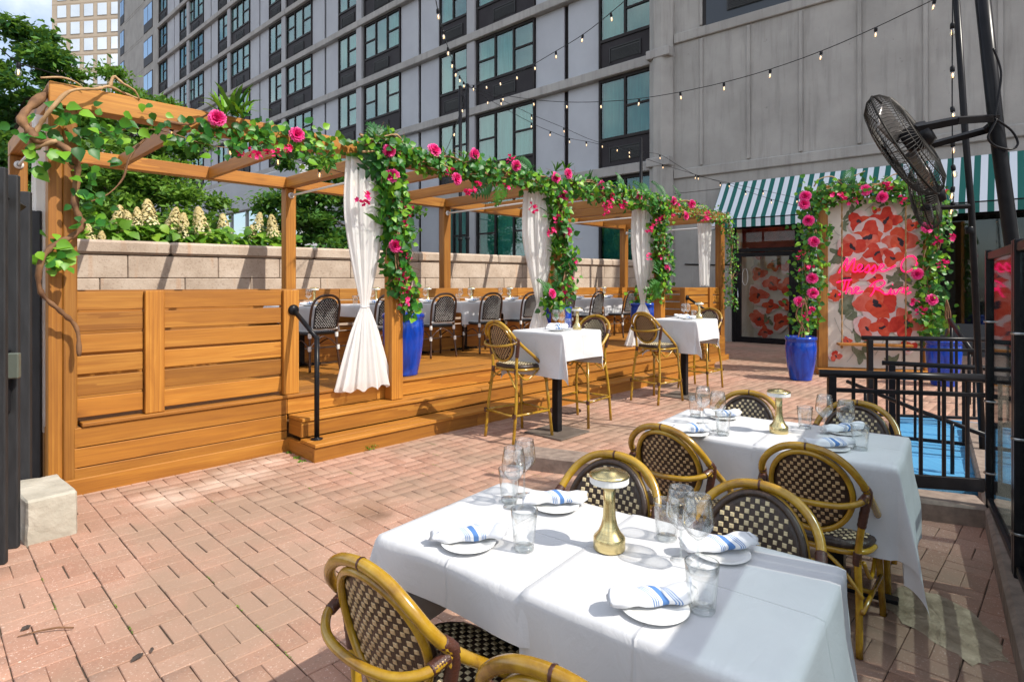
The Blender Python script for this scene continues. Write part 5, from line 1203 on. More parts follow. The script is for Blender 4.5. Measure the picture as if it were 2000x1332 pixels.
def napkin_mesh(seed):
    r_ = random.Random(seed); m = MB(); L = .108; n = 26; P = []
    for i in range(n+1):
        u = i/n*2-1; r = .025*(1-.10*abs(u)**3)+.003*math.sin(9*u+seed); P.append((u*L, .004*math.sin(3*u+seed), .018+.005*math.sin(2.2*u+seed*2)+.006*max(0, abs(u)-.6), r))
    K = 24; vs = []
    for (x, y, z, r) in P:
        for k in range(K):
            an = 2*PI*k/K; q = r*(1+.06*math.sin(3*an+x*25+seed)+.05*math.sin(5*an-x*40)); vs.append((x+.012*math.sin(an*1+seed)*(abs(x) > .095), y+q*math.cos(an)*1.12, max(.001, z+q*math.sin(an)*.82)))
    m.add(vs, [(i*K+k, i*K+(k+1) % K, (i+1)*K+(k+1) % K, (i+1)*K+k) for i in range(n) for k in range(K)])
    for e in (0, n):                                     # rolled spiral ends
        c0 = len(m.v); x, y, z, r = P[e]; sg = -1 if e == 0 else 1
        ring = [e*K+k for k in range(K)]
        for rr_, dx in ((.72, -.004), (.45, .006), (.2, -.006)):
            b = len(m.v); m.add([(x+sg*dx, y+(m.v[q][1]-y)*rr_, z+(m.v[q][2]-z)*rr_) for q in [e*K+k for k in range(K)]], []); nr = list(range(b, b+K)); m.f += [(ring[k], ring[(k+1) % K], nr[(k+1) % K], nr[k]) for k in range(K)]; ring = nr
    return m.mesh('napkin', True)
NM = [napkin_mesh(k) for k in range(4)]
for x in NM: x.materials.append(NAPK)
def setting(label, px=None, z=ZT, st=None, rot=0.0, sc=1.0, k=0):
    s_, t_ = st or floor_px(px[0], px[1], z+.005)
    p = thing('side_plate', 'small white side plate '+label, 'plate', (s_, t_, z), rot, 'side plates'); p.scale = (sc, sc, sc); obj('dish', PL, CHINA, p); obj('foot_ring', PLF, PLED, p)
    n = thing('rolled_napkin', 'white napkin roll with blue stripes '+label, 'napkin', (s_, t_, z+.0145*sc), rot, 'striped napkin rolls'); n.scale = (sc, sc, sc); obj('roll', NM[k % 4], None, n, (.0, .012, 0))
# rot so the roll lies across the picture: world x axis = site rot -R0
RX = -R0
nt, n2 = 'on the nearest table', 'on the second table'
setting('at the far left corner %s' % nt, (1085, 990), rot=RX+.12, k=1); setting('at the near left place %s' % nt, (915, 1063), rot=RX+.02, k=0)
setting('at the near right place %s' % nt, (1278, 1190), rot=RX+.22, k=2); setting('at the far right place %s' % nt, (1408, 1082), rot=RX+.12, k=3)
setting('at the near left place %s' % n2, (1352, 848), rot=RX+.15, k=1); setting('at the far left place %s' % n2, (1412, 816), rot=RX+.1, k=2); setting('at the near right place %s' % n2, (1622, 876), rot=RX-.05, k=3); setting('at the far right place %s' % n2, (1648, 846), rot=RX+.15, k=0)
def at(px, py, z=ZT): return (*floor_px(px, py, z), z+.001)
lamp('brass table lamp with flat round top standing on the nearest table', at(1190, 1072, ZT+.003)); lamp('brass table lamp standing on the second table', at(1521, 846))
wineglass('front wine glass of the left pair %s' % nt, at(1003, 990)); wineglass('rear wine glass of the left pair %s' % nt, at(1024, 968))
wineglass('left wine glass of the right hand pair %s' % nt, at(1330, 1096)); wineglass('right wine glass of the right hand pair %s' % nt, at(1363, 1118))
tumbler('water tumbler in front of the left wine glasses %s' % nt, at(1024, 1074)); tumbler('water tumbler behind the left wine glasses %s' % nt, at(995, 980))
tumbler('water tumbler left of the right hand wine glasses %s' % nt, at(1302, 1055)); tumbler('water tumbler nearest the camera beside the right plate %s' % nt, at(1371, 1196))
wineglass('left wine glass of the left pair %s' % n2, at(1373, 828)); wineglass('right wine glass of the left pair %s' % n2, at(1402, 842)); wineglass('left wine glass of the right pair %s' % n2, at(1610, 850)); wineglass('right wine glass of the right pair %s' % n2, at(1652, 864))
tumbler('water tumbler at the far left %s' % n2, at(1358, 815)); tumbler('water tumbler left of the lamp %s' % n2, at(1412, 850)); tumbler('water tumbler right of the lamp %s' % n2, at(1572, 838)); tumbler('water tumbler at the right end %s' % n2, at(1680, 880))
for i, (a, b) in enumerate(HT):
    nm = ('nearer', 'farther')[i]; z = 1.071
    lamp('brass table lamp on the %s high table' % nm, (a+.17, b-.13, z)); wineglass('left wine glass on the %s high table' % nm, (a-.02, b-.0, z)); wineglass('right wine glass on the %s high table' % nm, (a+.05, b-.02, z)); tumbler('water tumbler on the %s high table' % nm, (a+.0, b-.14, z)); 
    setting('at the left place on the %s high table' % nm, z=z, st=(a-.15, b-.12), rot=RX, k=i); setting('at the right place on the %s high table' % nm, z=z, st=(a+.15, b+.12), rot=RX+.2, k=i+1)
for i, s_ in enumerate(DT):
    z = DZ+.7515; o = '%s deck table from the left' % ORD[i]
    lamp('brass table lamp on the %s' % o, (s_+.22, 7.1, z)); wineglass('left wine glass on the %s' % o, (s_-.08, 7.02, z)); wineglass('right wine glass on the %s' % o, (s_+.08, 6.98, z)); tumbler('water tumbler on the %s' % o, (s_-.2, 6.95, z)); setting('on the %s' % o, z=z, st=(s_+.02, 6.86), rot=RX+random.uniform(-.2, .2), k=i)
# ============================================================ POTS
def pot_mat():
    t = NT('cobalt_glaze'); v = t.coord((5, 5, 1.2)); f = t.noise(v, 2.2, 6, .6, .6)
    t.color(t.ramp(f, [(.25, (.002, .014, .12, 1)), (.5, (.003, .045, .38, 1)), (.72, (.004, .08, .52, 1)), (.9, (.03, .16, .56, 1))])); t.set(Roughness=.16); t.b.inputs['Coat Weight'].default_value = .3; t.bump(t.noise(v, 6, 4), .06, .004); return t.m
GLZ = pot_mat()
POTM = MB().lathe([(.001, 0), (.155, 0), (.165, .012), (.163, .03), (.172, .06), (.20, .20), (.222, .36), (.232, .50), (.228, .60), (.222, .63), (.236, .645), (.240, .668), (.236, .69), (.222, .695), (.21, .68), (.205, .60), (.001, .60)], 48).mesh('pot', True)
SOIL = plain('potting_soil', (.03, .02, .014, 1), (.06, .04, .03, 1), .95)
def pot(label, st, sc=1.0, stems=0):
    p = thing('blue_pot', label, 'pot', st, random.uniform(0, 6), 'cobalt blue glazed pots'); p.scale = (sc, sc, sc)
    obj('vessel', POTM, GLZ, p); obj('soil', MB().lathe([(.001, .625), (.12, .62), (.208, .61)], 24).mesh('soil', True), SOIL, p)
    if stems:
        for k in range(3): obj('vine_stem', MB().tube(catmull([(.05*k-.05, 0, .6), (.03*k, .05, .8), (.1-.08*k, .05, 1.05), (.05, .02, 1.3)], 4), .011, 6).mesh('st', True), MAT['bark'], p)
        mats = [Matrix.Translation((random.gauss(0, .12), random.gauss(0, .1), random.uniform(.66, 1.0))) @ rnd_rot(GOUT) for _ in range(stems)]
        obj('foliage', scatter('fol', HEART[0], HEART[1], mats, [random.random() for _ in mats]), MAT['leaf'], p, kind='stuff')
    return p
pot('tall cobalt blue pot beside the nearest rose covered post on the deck', (3.90, 5.52, DZ), 1.0, 12)
pot('cobalt blue pot behind the middle rose covered post', (6.62, 5.56, DZ), 1.0, 40)
pot('cobalt blue pot beside the fourth post and far curtain on the deck', (9.10, 5.62, DZ), 1.0, 40)
pot('cobalt blue pot standing on the paving left of the poppy backdrop', (*floor_px(1564, 743), .012), 1.0, 14)
pot('cobalt blue pot right of the poppy backdrop behind the black railings', (10.95, 1.55, .012), 1.0, 20)

# ============================================================ HAND RAILS ON THE STEPS
BM = MAT['black_metal']
def handrail(label, s_):
    h = thing('handrail', label, 'handrail', (0, 0, 0), group='black step handrails')
    A, B_, C = Vector((s_, 5.255, 1.30)), Vector((s_+.03, 4.87, 1.06)), Vector((s_+.03, 4.87, .17))
    obj('bar', MB().tube([A, A.lerp(B_, .5), B_-Vector((0, -.0, .0))], .0215, 12).mesh('bar', True, False), BM, h); obj('upright', MB().tube([B_+Vector((0, 0, .018)), C], .0225, 12).mesh('up', True, False), BM, h)
    obj('elbow', MB().lathe([(.001, -.026), (.017, -.02), (.0235, 0), (.017, .02), (.001, .026)], 12).mesh('el', True), BM, h, B_)
    obj('wall_flange', MB().lathe([(.001, .03), (.03, .028), (.05, .01), (.05, 0)], 18).mesh('fl', True), BM, h, A+Vector((0, .005, 0)), (PI/2, 0, 0)); fl = obj('foot_flange', MB().lathe([(.022, .02), (.026, .01), (.052, .008), (.052, 0)], 18).mesh('fl', True), BM, h, C)
    for k in range(4): obj('bolt', MB().lathe([(.001, .012), (.006, .011), (.006, .006)], 6), BM, fl, (.04*math.cos(k*PI/2+.7), .04*math.sin(k*PI/2+.7), 0))
handrail('black pipe handrail on the left side of the deck steps', 2.49); handrail('black pipe handrail on the far right side of the deck steps', 10.0)

# ============================================================ GATE AND STONE BLOCK (left edge)
gate = tag(bpy.data.objects.new('timber_gate', None), 'dark grey upright plank gate standing at the left edge', 'gate'); LINK(gate)
gate.location = depth_px(16, HOR+F*EYE/3.4, 3.4); GP = MAT['gate_paint']; g0 = gate.location.copy(); gate.rotation_euler = (0, 0, .30)
Gi = Matrix.LocRotScale(g0, gate.rotation_euler, None).inverted()
for (px, Y, wpx, zt) in ((-34, 2.98, 36, 2.16), (-8, 3.2, 34, 2.17), (17, 3.4, 33, 2.165), (44, 3.88, 27, 2.145), (67, 4.32, 24, 2.075)):
    w = wpx*Y/F*1.04; p = Gi @ Vector(((px-1000)*Y/F, Y, 0)); board('plank', gate, p.x-w/2, p.x+w/2, p.y-.02, p.y+.02, .012, zt, GP, .006)
q = [Gi @ depth_px(px, 390, Y) for px, Y in ((-40, 2.95), (46, 3.80))]
obj('gate_rail', MB().tube([(q[0].x, q[0].y-.05, 2.03), (q[1].x, q[1].y-.05, 2.03)], .035, 4), GP, gate)
for (px, py, Y) in ((23, 386, 3.52), (23, 397, 3.52)): p = Gi @ depth_px(px, py, Y); obj('bolt', MB().lathe([(.001, .01), (.007, .008), (.009, 0)], 8), BM, gate, (p.x, p.y-.02, p.z), (PI/2, 0, 0))
p = Gi @ depth_px(6, 752, 3.36); board('latch_plate', gate, p.x-.05, p.x+.035, p.y-.01, p.y+.02, .80, 1.17, BM, .012)
p = Gi @ depth_px(29, 718, 3.36); board('latch_box', gate, p.x-.028, p.x+.028, p.y-.03, p.y+.01, 1.0, 1.145, plain('grey_lock', (.10, .115, .095, 1), None, .4), .006)
blk = thing('stone_block', 'rough pale stone block at the foot of the gate', 'block', (.585, 4.68, 0), .06)
m = MB(); nx = 9
def rough(p): return (p[0]+.012*math.sin(9*p[1]+13*p[2]), p[1]+.012*math.sin(11*p[0]+9*p[2]), p[2]+.010*math.sin(12*p[0]+7*p[1])-(.05*max(0, p[0]-.02)*4 if p[2] > .2 else 0))
bb = bmesh.new(); bmesh.ops.create_cube(bb, size=1.0); bmesh.ops.bevel(bb, geom=bb.edges[:], offset=.04, segments=1, affect='EDGES'); bmesh.ops.subdivide_edges(bb, edges=bb.edges[:], cuts=7, use_grid_fill=True)
from mathutils import noise as mnoise
for v in bb.verts: q = Vector((v.co.x*.25, v.co.y*.52, v.co.z*.28+.13)); v.co = q+mnoise.noise_vector(q*7)*.007+mnoise.noise_vector(q*30)*.003
me = bpy.data.meshes.new('block'); bb.to_mesh(me); bb.free(); obj('stone', me, MAT['pale_stone'], blk)

# ============================================================ POPPY BACKDROP WITH NEON AND SWING
BD = Vector(((1605-1000)*10.2/F, 10.2, 0)); BANG = math.radians(-15.0)
bd = tag(bpy.data.objects.new('poppy_backdrop', None), 'tall photo backdrop papered with red poppies in a timber frame', 'backdrop'); LINK(bd); bd.location = BD; bd.rotation_euler = (0, 0, BANG)
def bpx(px, py, off=0.0):
    """point of the backdrop plane (local x,z) behind a photo pixel"""
    r = (px-1000)/F; ca, sa = math.cos(BANG), math.sin(BANG); n = Vector((-sa, ca)); o = BD.xy - n*off; Y = o.dot(n)/(r*n.x+n.y); p = Vector((r*Y, Y))-BD.xy
    return p.x*ca+p.y*sa, EYE-(py-HOR)*Y/F
def b7(x, y, off=0.0): return bpx(1360+x/2.895, 320+y/2.895, off)
BWd = 1.62
board('panel', bd, .09, BWd-.09, .0, .03, .12, 3.02, WALLP, .004)
board('post', bd, -.06, .085, -.06, .09, 0, 3.1, c=.006); board('post', bd, BWd-.085, BWd+.06, -.06, .09, 0, 3.1, c=.006); board('head_beam', bd, -.06, BWd+.06, -.08, .08, 3.103, 3.24, c=.006); board('plinth', bd, -.12, BWd+.12, -.30, .1, .0, .115, c=.006)
def print_mat(name, c1, c2, c3): t = NT(name); v = t.coord((1, 1, 1)); f = t.noise(v, 5, 5, .6, .8); t.color(t.ramp(f, [(.25, c1), (.5, c2), (.78, c3)])); t.set(Roughness=.85); return t.m
PRED = [print_mat('poppy_red', (.36, .014, .008, 1), (.54, .035, .018, 1), (.62, .09, .05, 1)), print_mat('poppy_orange', (.46, .028, .010, 1), (.62, .07, .028, 1), (.66, .15, .085, 1)), print_mat('poppy_coral', (.52, .05, .03, 1), (.62, .11, .07, 1), (.66, .22, .16, 1))]
PINKP = print_mat('poppy_wash', (.58, .34, .33, 1), (.64, .46, .44, 1), (.66, .55, .52, 1)); PBLK = print_mat('poppy_heart', (.012, .008, .012, 1), (.03, .02, .03, 1), (.08, .05, .06, 1)); POLV = print_mat('olive_wash', (.07, .085, .05, 1), (.15, .17, .10, 1), (.27, .28, .20, 1)); PGRY = print_mat('grey_stem', (.22, .22, .18, 1), (.32, .31, .27, 1), (.4, .39, .35, 1))
LAY = [0]
def blob(parent, name, mat, cx, cz, rx, rz, an, seed, y0, irr=.18, n=26, to=None):
    r_ = random.Random(seed); ph = [r_.uniform(0, 6) for _ in range(3)]; LAY[0] += 1; y = y0-.0008*LAY[0]*.25; vs = [(cx, y, cz)]
    for k in range(n):
        a = 2*PI*k/n; q = 1+irr*math.sin(2*a+ph[0])+irr*.6*math.sin(3*a+ph[1])+irr*.35*math.sin(7*a+ph[2]); x, z = rx*q*math.cos(a), rz*q*math.sin(a); vs.append((cx+x*math.cos(an)-z*math.sin(an), y, cz+x*math.sin(an)+z*math.cos(an)))
    return obj(name, MB().add(vs, [(0, 1+k, 1+(k+1) % n) for k in range(n)]).mesh(name, False, False), mat, parent)
def poppy(parent, cx, cz, r, seed, y0=-.002, lim=None):
    r_ = random.Random(seed); n = r_.choice((3, 4, 4)); base = blob(parent, 'poppy_print', PINKP, cx, cz, r*1.08, r*.88, r_.uniform(0, 3), seed, y0, .1)
    for k in range(n):
        a = 2*PI*k/n+r_.uniform(-.3, .3); blob(parent, 'petal_print', r_.choice(PRED), cx+.48*r*math.cos(a), cz+.36*r*math.sin(a), r*.62, r*.46, a+r_.uniform(-.5, .5), seed*7+k, y0, .14)
    blob(parent, 'heart_print', PBLK, cx+.05*r, cz-.02*r, r*.24, r*.16, r_.uniform(0, 3), seed+3, y0, .35, 18)
def stem(parent, pts, w, y0=-.0015): 
    P = catmull([(x, 0, z) for x, z in pts], 6); vs = []; LAY[0] += .2; y = y0-.0002*LAY[0]
    for i, p in enumerate(P): 
        t_ = (P[min(i+1, len(P)-1)]-P[max(i-1, 0)]).normalized(); vs += [(p.x-t_.z*w, y, p.z+t_.x*w), (p.x+t_.z*w, y, p.z-t_.x*w)]
    obj('stem_print', MB().add(vs, [(2*i, 2*i+1, 2*i+3, 2*i+2) for i in range(len(P)-1)]).mesh('stem', False, False), PGRY, parent)
u7 = 10.1/F/2.895
for (x, y, r, sd) in ((870, 285, 50, 1), (800, 520, 60, 2), (1150, 620, 60, 3), (1100, 670, 55, 4), (830, 800, 75, 5), (850, 850, 60, 6), (930, 1065, 60, 7), (1060, 255, 45, 8), (915, 955, 60, 9), (1210, 830, 50, 10), (830, 340, 35, 11), (1120, 1090, 50, 12), (1170, 290, 40, 13)):
    cx, cz = b7(x, y); 
    for q in range(3): blob(bd, 'leaf_print', POLV, cx+random.uniform(-.5, .5)*r*u7, cz+random.uniform(-.5, .5)*r*u7, r*u7*random.uniform(.5, .9), r*u7*random.uniform(.2, .4), random.uniform(0, 3), sd*3+q, -.001, .25)
for pts in (((770, 360), (800, 400), (870, 420)), ((770, 460), (820, 440), (900, 470)), ((880, 840), (830, 900), (900, 960)), ((1010, 880), (1060, 980), (1010, 1080)), ((1100, 780), (1160, 840), (1150, 920)), ((780, 870), (820, 960), (880, 1000)), ((930, 640), (1000, 640), (1060, 700)), ((1140, 940), (1180, 1020), (1160, 1110)), ((860, 980), (890, 1060), (850, 1120)), ((1000, 230), (960, 260), (930, 300)), ((1180, 260), (1140, 330), (1200, 380))):
    stem(bd, [b7(*p) for p in pts], .004)
for i, (x, y, r) in enumerate(((1000, 640, 45), (840, 650, 82), (935, 590, 78), (915, 325, 62), (1065, 322, 78), (965, 415, 98), (875, 470, 78), (1150, 440, 92), (1015, 505, 62), (1105, 535, 58), (1010, 790, 110), (965, 930, 72), (1045, 925, 62), (1190, 905, 92), (1010, 262, 26), (785, 1085, 34), (850, 1000, 26), (1200, 1030, 40), (775, 745, 40), (1215, 350, 40))):
    cx, cz = b7(x, y); 
    cx = max(.09+r*u7*.9, min(BWd-.09-r*u7*.9, cx)); poppy(bd, cx, cz, r*u7*.96, 40+i)
# neon lettering
neon = tag(bpy.data.objects.new('neon_sign', None), 'hot pink neon script sign mounted on the poppy backdrop', 'sign'); LINK(neon); neon.location = BD; neon.rotation_euler = (0, 0, BANG)
nm = NT('pink_neon'); nm.set(Base_Color=(.9, .01, .16, 1), Roughness=.4); nm.b.inputs['Emission Color'].default_value = (1, .006, .13, 1); nm.b.inputs['Emission Strength'].default_value = 1.0; nm.m.cycles.emission_sampling = 'NONE'
ST_ = {'M': [[(806, 618), (828, 580), (853, 534), (852, 575), (848, 606), (872, 566), (896, 536), (890, 580), (886, 608), (902, 612)]], 'e': [[(902, 612), (928, 594), (938, 576), (922, 570), (910, 592), (922, 611), (945, 604)]],
 's': [[(945, 604), (966, 582), (974, 573), (980, 594), (968, 614), (952, 610)], [(978, 607), (1000, 582), (1009, 574), (1015, 595), (1004, 618), (986, 616)]], 'e2': [[(1015, 606), (1046, 590), (1062, 573), (1046, 568), (1034, 590), (1050, 609), (1085, 598), (1128, 574)]],
 'O': [[(1243, 540), (1225, 522), (1190, 528), (1162, 562), (1162, 600), (1190, 612), (1226, 594), (1248, 562), (1244, 538)]],
 'T': [[(793, 672), (835, 660), (880, 656)], [(842, 660), (832, 700), (820, 733), (804, 742)]], 'h': [[(868, 655), (853, 700), (846, 736)], [(849, 716), (870, 700), (880, 710), (876, 732), (890, 732)]], 'e3': [[(888, 731), (910, 715), (920, 702), (905, 697), (897, 716), (909, 733), (944, 720)]],
 'R': [[(1012, 682), (1004, 720), (984, 750)], [(980, 696), (1010, 670), (1052, 659), (1066, 678), (1036, 700), (1006, 706), (1040, 718), (1066, 737), (1088, 736)]], 'i': [[(1086, 736), (1102, 706), (1098, 735), (1116, 734)], [(1108, 684), (1111, 682)]], 'v': [[(1116, 712), (1126, 738), (1148, 708), (1162, 702)]], 'e4': [[(1158, 727), (1186, 715), (1196, 701), (1182, 697), (1170, 718), (1186, 736), (1214, 726)]]}
for nmk, strokes in ST_.items():
    m = MB()
    for sk in strokes: m.tube(catmull([(lambda q: (q[0], -.045, q[1]))(b7(*p, .045)) for p in sk], 6), .0115, 8)
    obj('letter', m.mesh('letter', True, False), nm.m, neon)
for (x, y) in ((850, 600), (1046, 600), (1180, 600), (850, 720), (1040, 715), (1180, 722)):
    q = b7(x, y, .03); obj('standoff', MB().tube([(q[0], -.002, q[1]), (q[0], -.045, q[1])], .005, 6), MAT['white_plastic'], neon)
# swing
sw = tag(bpy.data.objects.new('rope_swing', None), 'wooden swing seat on two ropes in front of the poppy backdrop', 'swing'); LINK(sw); sw.location = BD; sw.rotation_euler = (0, 0, BANG)
ROPE = plain('jute_rope', (.30, .17, .07, 1), (.46, .29, .13, 1), .9, 60, bump=.8)
q0, q1 = bpx(1645, 672, .18), bpx(1770, 672, .18)
board('seat', sw, q0[0]-.07, q1[0]+.07, -.28, -.10, q0[1]-.02, q0[1]+.02)
for q in (q0, q1):
    m = MB()
    for ph in (0, PI): m.tube([(q[0]+.007*math.cos(ph+i*.9), -.16+.007*math.sin(ph+i*.9), q[1]-.05+i*(3.1-q[1]+.05)/70) for i in range(71)], .008, 5)
    obj('rope', m.mesh('rope', True, False), ROPE, sw)
    obj('knot', MB().lathe([(.001, -.03), (.02, -.02), (.026, 0), (.02, .02), (.008, .035)], 10).mesh('kn', True), ROPE, sw, (q[0], -.16, q[1]-.05))
# backdrop garland (built in the backdrop's own frame)
gd = tag(bpy.data.objects.new('flower_garland', None), 'rose garland arching over the poppy backdrop and down both its posts', 'garland', 'flower garland on the backdrop'); LINK(gd); gd.location = BD; gd.rotation_euler = (0, 0, BANG)
def bgp(px, py, off=.16): q = bpx(px, py, off); return Vector((q[0], -off, q[1]))
paths = [[bgp(1570, 640), bgp(1578, 600), bgp(1582, 550), bgp(1580, 500), bgp(1590, 450), bgp(1585, 410), bgp(1600, 380)], [bgp(1590, 380), bgp(1640, 378), bgp(1690, 372), bgp(1740, 372), bgp(1790, 378), bgp(1830, 385)], [bgp(1828, 390), bgp(1830, 440), bgp(1820, 500), bgp(1815, 550), bgp(1818, 600), bgp(1820, 650)]]
for pth, n, ni in zip(paths, (640, 560, 640), (60, 40, 50)):
    for p in along(pth, ni): o = obj('leaf', random.choice(LEAFM), None, gd); o.matrix_local = Matrix.Translation(p+Vector((random.gauss(0, .1), random.gauss(-.06, .05), random.gauss(0, .08)))) @ rnd_rot(Vector((0, -1, .3))) @ Matrix.Scale(random.uniform(.9, 1.4), 4)
    mats = [Matrix.Translation(p+Vector((random.gauss(0, .12), random.gauss(0, .09), random.gauss(0, .1)))) @ rnd_rot(Vector((0, -1, .3))) @ Matrix.Scale(random.uniform(.7, 1.2), 4) for p in along(pth, n)]
    obj('leaf_mass', scatter('lm', HEART[0], HEART[1], mats, [random.random() for _ in mats]), MAT['leaf'], gd, kind='stuff')
    for k in range(3): vine(gd, [p+Vector((random.gauss(0, .06), -.04, random.gauss(0, .05))) for p in pth], .011, MAT['pale_bark'] if k else MAT['bark'])
for (px, py) in ((1573, 384), (1570, 399), (1579, 431), (1589, 473), (1586, 544), (1587, 573), (1560, 590), (1690, 372), (1722, 385), (1791, 535), (1819, 586), (1809, 446)):
    p = bgp(px, py, .30); obj('rose', random.choice(ROSES), None, gd, p, (PI/2+random.uniform(-.4, .2), 0, random.uniform(-.3, .3)), [1.55]*3)
for (px, py) in ((1619, 380), (1636, 381), (1650, 386), (1666, 391), (1740, 365), (1734, 358), (1562, 501), (1572, 522), (1580, 520), (1581, 605), (1567, 624), (1838, 517), (1825, 472), (1854, 463), (1837, 373), (1783, 588), (1795, 609), (1762, 391)):
    p = bgp(px, py, .28); obj('blossom', random.choice(BLOS), None, gd, p, (random.uniform(0, 1), 0, random.uniform(-1, 1)), [1.35]*3)
for (px, py, an) in ((1680, 365, -1.2), (1830, 560, 2.6), (1825, 620, 2.9), (1830, 640, -2.6), (1590, 565, .4), (1645, 362, .6)): o = obj('frond', FROND, None, gd, bgp(px, py, .24), (PI/2-.3, an, 0), (1.15, 1.15, 1.15))
for pts in (((1590, 365), (1600, 350), (1625, 345), (1645, 360), (1680, 378), (1740, 395)), ((1700, 365), (1720, 358), (1750, 340), (1775, 355), (1780, 385)), ((1640, 352), (1665, 345), (1690, 335))): vine(gd, [bgp(a, b, .2) for a, b in pts], .012, MAT['pale_bark'], jit=.003)
# poppies on the papered wall seen through the glass door
for i, (x, y, r) in enumerate(((.45, 1.85, .19), (.42, 1.25, .24), (.45, .6, .22), (.42, 2.4, .16), (.78, 1.58, .2), (1.2, 1.5, .22), (.75, .95, .17), (1.02, .55, .22), (1.42, .35, .18), (1.27, 2.0, .2), (.55, 2.72, .2), (1.05, 2.8, .22), (1.45, 2.6, .18), (.85, 2.05, .15), (1.42, 1.0, .17), (.62, .25, .16), (1.15, 1.02, .15))): poppy(sf, x, y, r*1.15, 90+i, .888)
for i, (x, y) in enumerate(((.9, 2.15), (1.35, 1.1), (.7, .6), (1.3, .85))):
    for q in range(3): blob(sf, 'leaf_print', POLV, x+random.uniform(-.08, .08), y+random.uniform(-.08, .08), .1, .04, random.uniform(0, 3), i*5+q, .892, .25)

# ============================================================ RAILINGS, SCREENS, BLUE BOARD (right side)
def railing(label, P0, P1, ztop, zbot, n, thick=.028, beam=True, group='black railings by the stairwell'):
    P0, P1 = Vector(P0), Vector(P1); L = (P1-P0).length; o = tag(bpy.data.objects.new('metal_railing', None), label, 'railing', group); LINK(o); o.location = (P0.x, P0.y, 0); o.rotation_euler = (0, 0, math.atan2(P1.y-P0.y, P1.x-P0.x))
    obj('top_rail', MB().tube([(-.08, 0, ztop), (L+.02, 0, ztop)], thick, 12).mesh('tr', True), BM, o); board('second_rail', o, 0, L, -.012, .012, ztop-.13, ztop-.10, BM, .004); board('bottom_rail', o, 0, L, -.014, .014, zbot, zbot+(.09 if beam else .03), BM, .004)
    for k in range(n+1):
        x = L*k/n; e = k in (0, n); w = .026 if e else .011; board('post' if e else 'baluster', o, x-w, x+w, -w, w, 0.01 if e else zbot+.031, ztop-.012, BM, .004)
    return o
railing('black metal railing with balusters behind the second table', (2.28, 4.20), (3.24, 3.98), .90, .13, 7)
railing('black metal railing further back in front of the swing', (3.86, 6.35), (5.35, 6.1), .96, .12, 9, .024, False)
r3 = railing('lower black railing between the two others', (3.55, 5.5), (4.5, 5.0), .80, .10, 6, .022, False)
dg = tag(bpy.data.objects.new('stair_rail', None), 'sloping black stair handrail behind the railing', 'handrail'); LINK(dg); dg.location = (0, 0, 0)
obj('bar', MB().tube([depth_px(1655, 745, 5.6), depth_px(1790, 800, 4.9), depth_px(1930, 852, 4.4)], .018, 9).mesh('b', True), BM, dg)
for (px, py, Y) in ((1690, 760, 5.4), (1860, 827, 4.62)): q = depth_px(px, py, Y); obj('upright', MB().tube([q, (q.x, q.y, .005)], .014, 8).mesh('u', True), BM, dg)
dg2 = tag(bpy.data.objects.new('stair_rail', None), 'sloping dark bar standing on the terrace in front of the shop window', 'handrail'); LINK(dg2)
obj('bar', MB().tube([depth_px(1855, 625, 8.2), depth_px(1900, 690, 7.4)], .03, 9).mesh('b', True), BM, dg2)
for (px, py, Y) in ((1858, 629, 8.15), (1893, 680, 7.5)): q = depth_px(px, py, Y); obj('upright', MB().tube([q, (q.x, q.y, .0)], .02, 8).mesh('u', True), BM, dg2)
BLU = plain('sky_blue_paint', (.05, .24, .46, 1), (.10, .33, .55, 1), .55, 5, bump=.2, stretch=(14, .6, 1), rand=False)
bl = tag(bpy.data.objects.new('blue_cover', None), 'sky blue painted sloping cover lying behind the black railing', 'cover'); LINK(bl)
c4 = [(2.9, 4.35), (3.62, 4.2), (5.1, 6.3), (4.4, 6.75)]
m = MB(); m.add([(x, y, .05+.0*i) for i, (x, y) in enumerate(c4)]+[(x, y, -.0) for x, y in c4], [(0, 1, 2, 3), (0, 4, 5, 1), (1, 5, 6, 2), (2, 6, 7, 3), (3, 7, 4, 0)]); obj('sheet', m, BLU, bl)
for k in range(1, 6):
    a = Vector(c4[0]).lerp(Vector(c4[3]), k/6); b = Vector(c4[1]).lerp(Vector(c4[2]), k/6); d = (b-a).normalized(); n = Vector((-d.y, d.x))*.012; obj('batten', MB().add([(*(a-n), .051), (*(a+n), .051), (*(b+n), .051), (*(b-n), .051), (*(a-n*.6), .062), (*(a+n*.6), .062), (*(b+n*.6), .062), (*(b-n*.6), .062)], [(4, 5, 6, 7), (0, 1, 5, 4), (1, 2, 6, 5), (2, 3, 7, 6), (3, 0, 4, 7)]), BLU, bl)
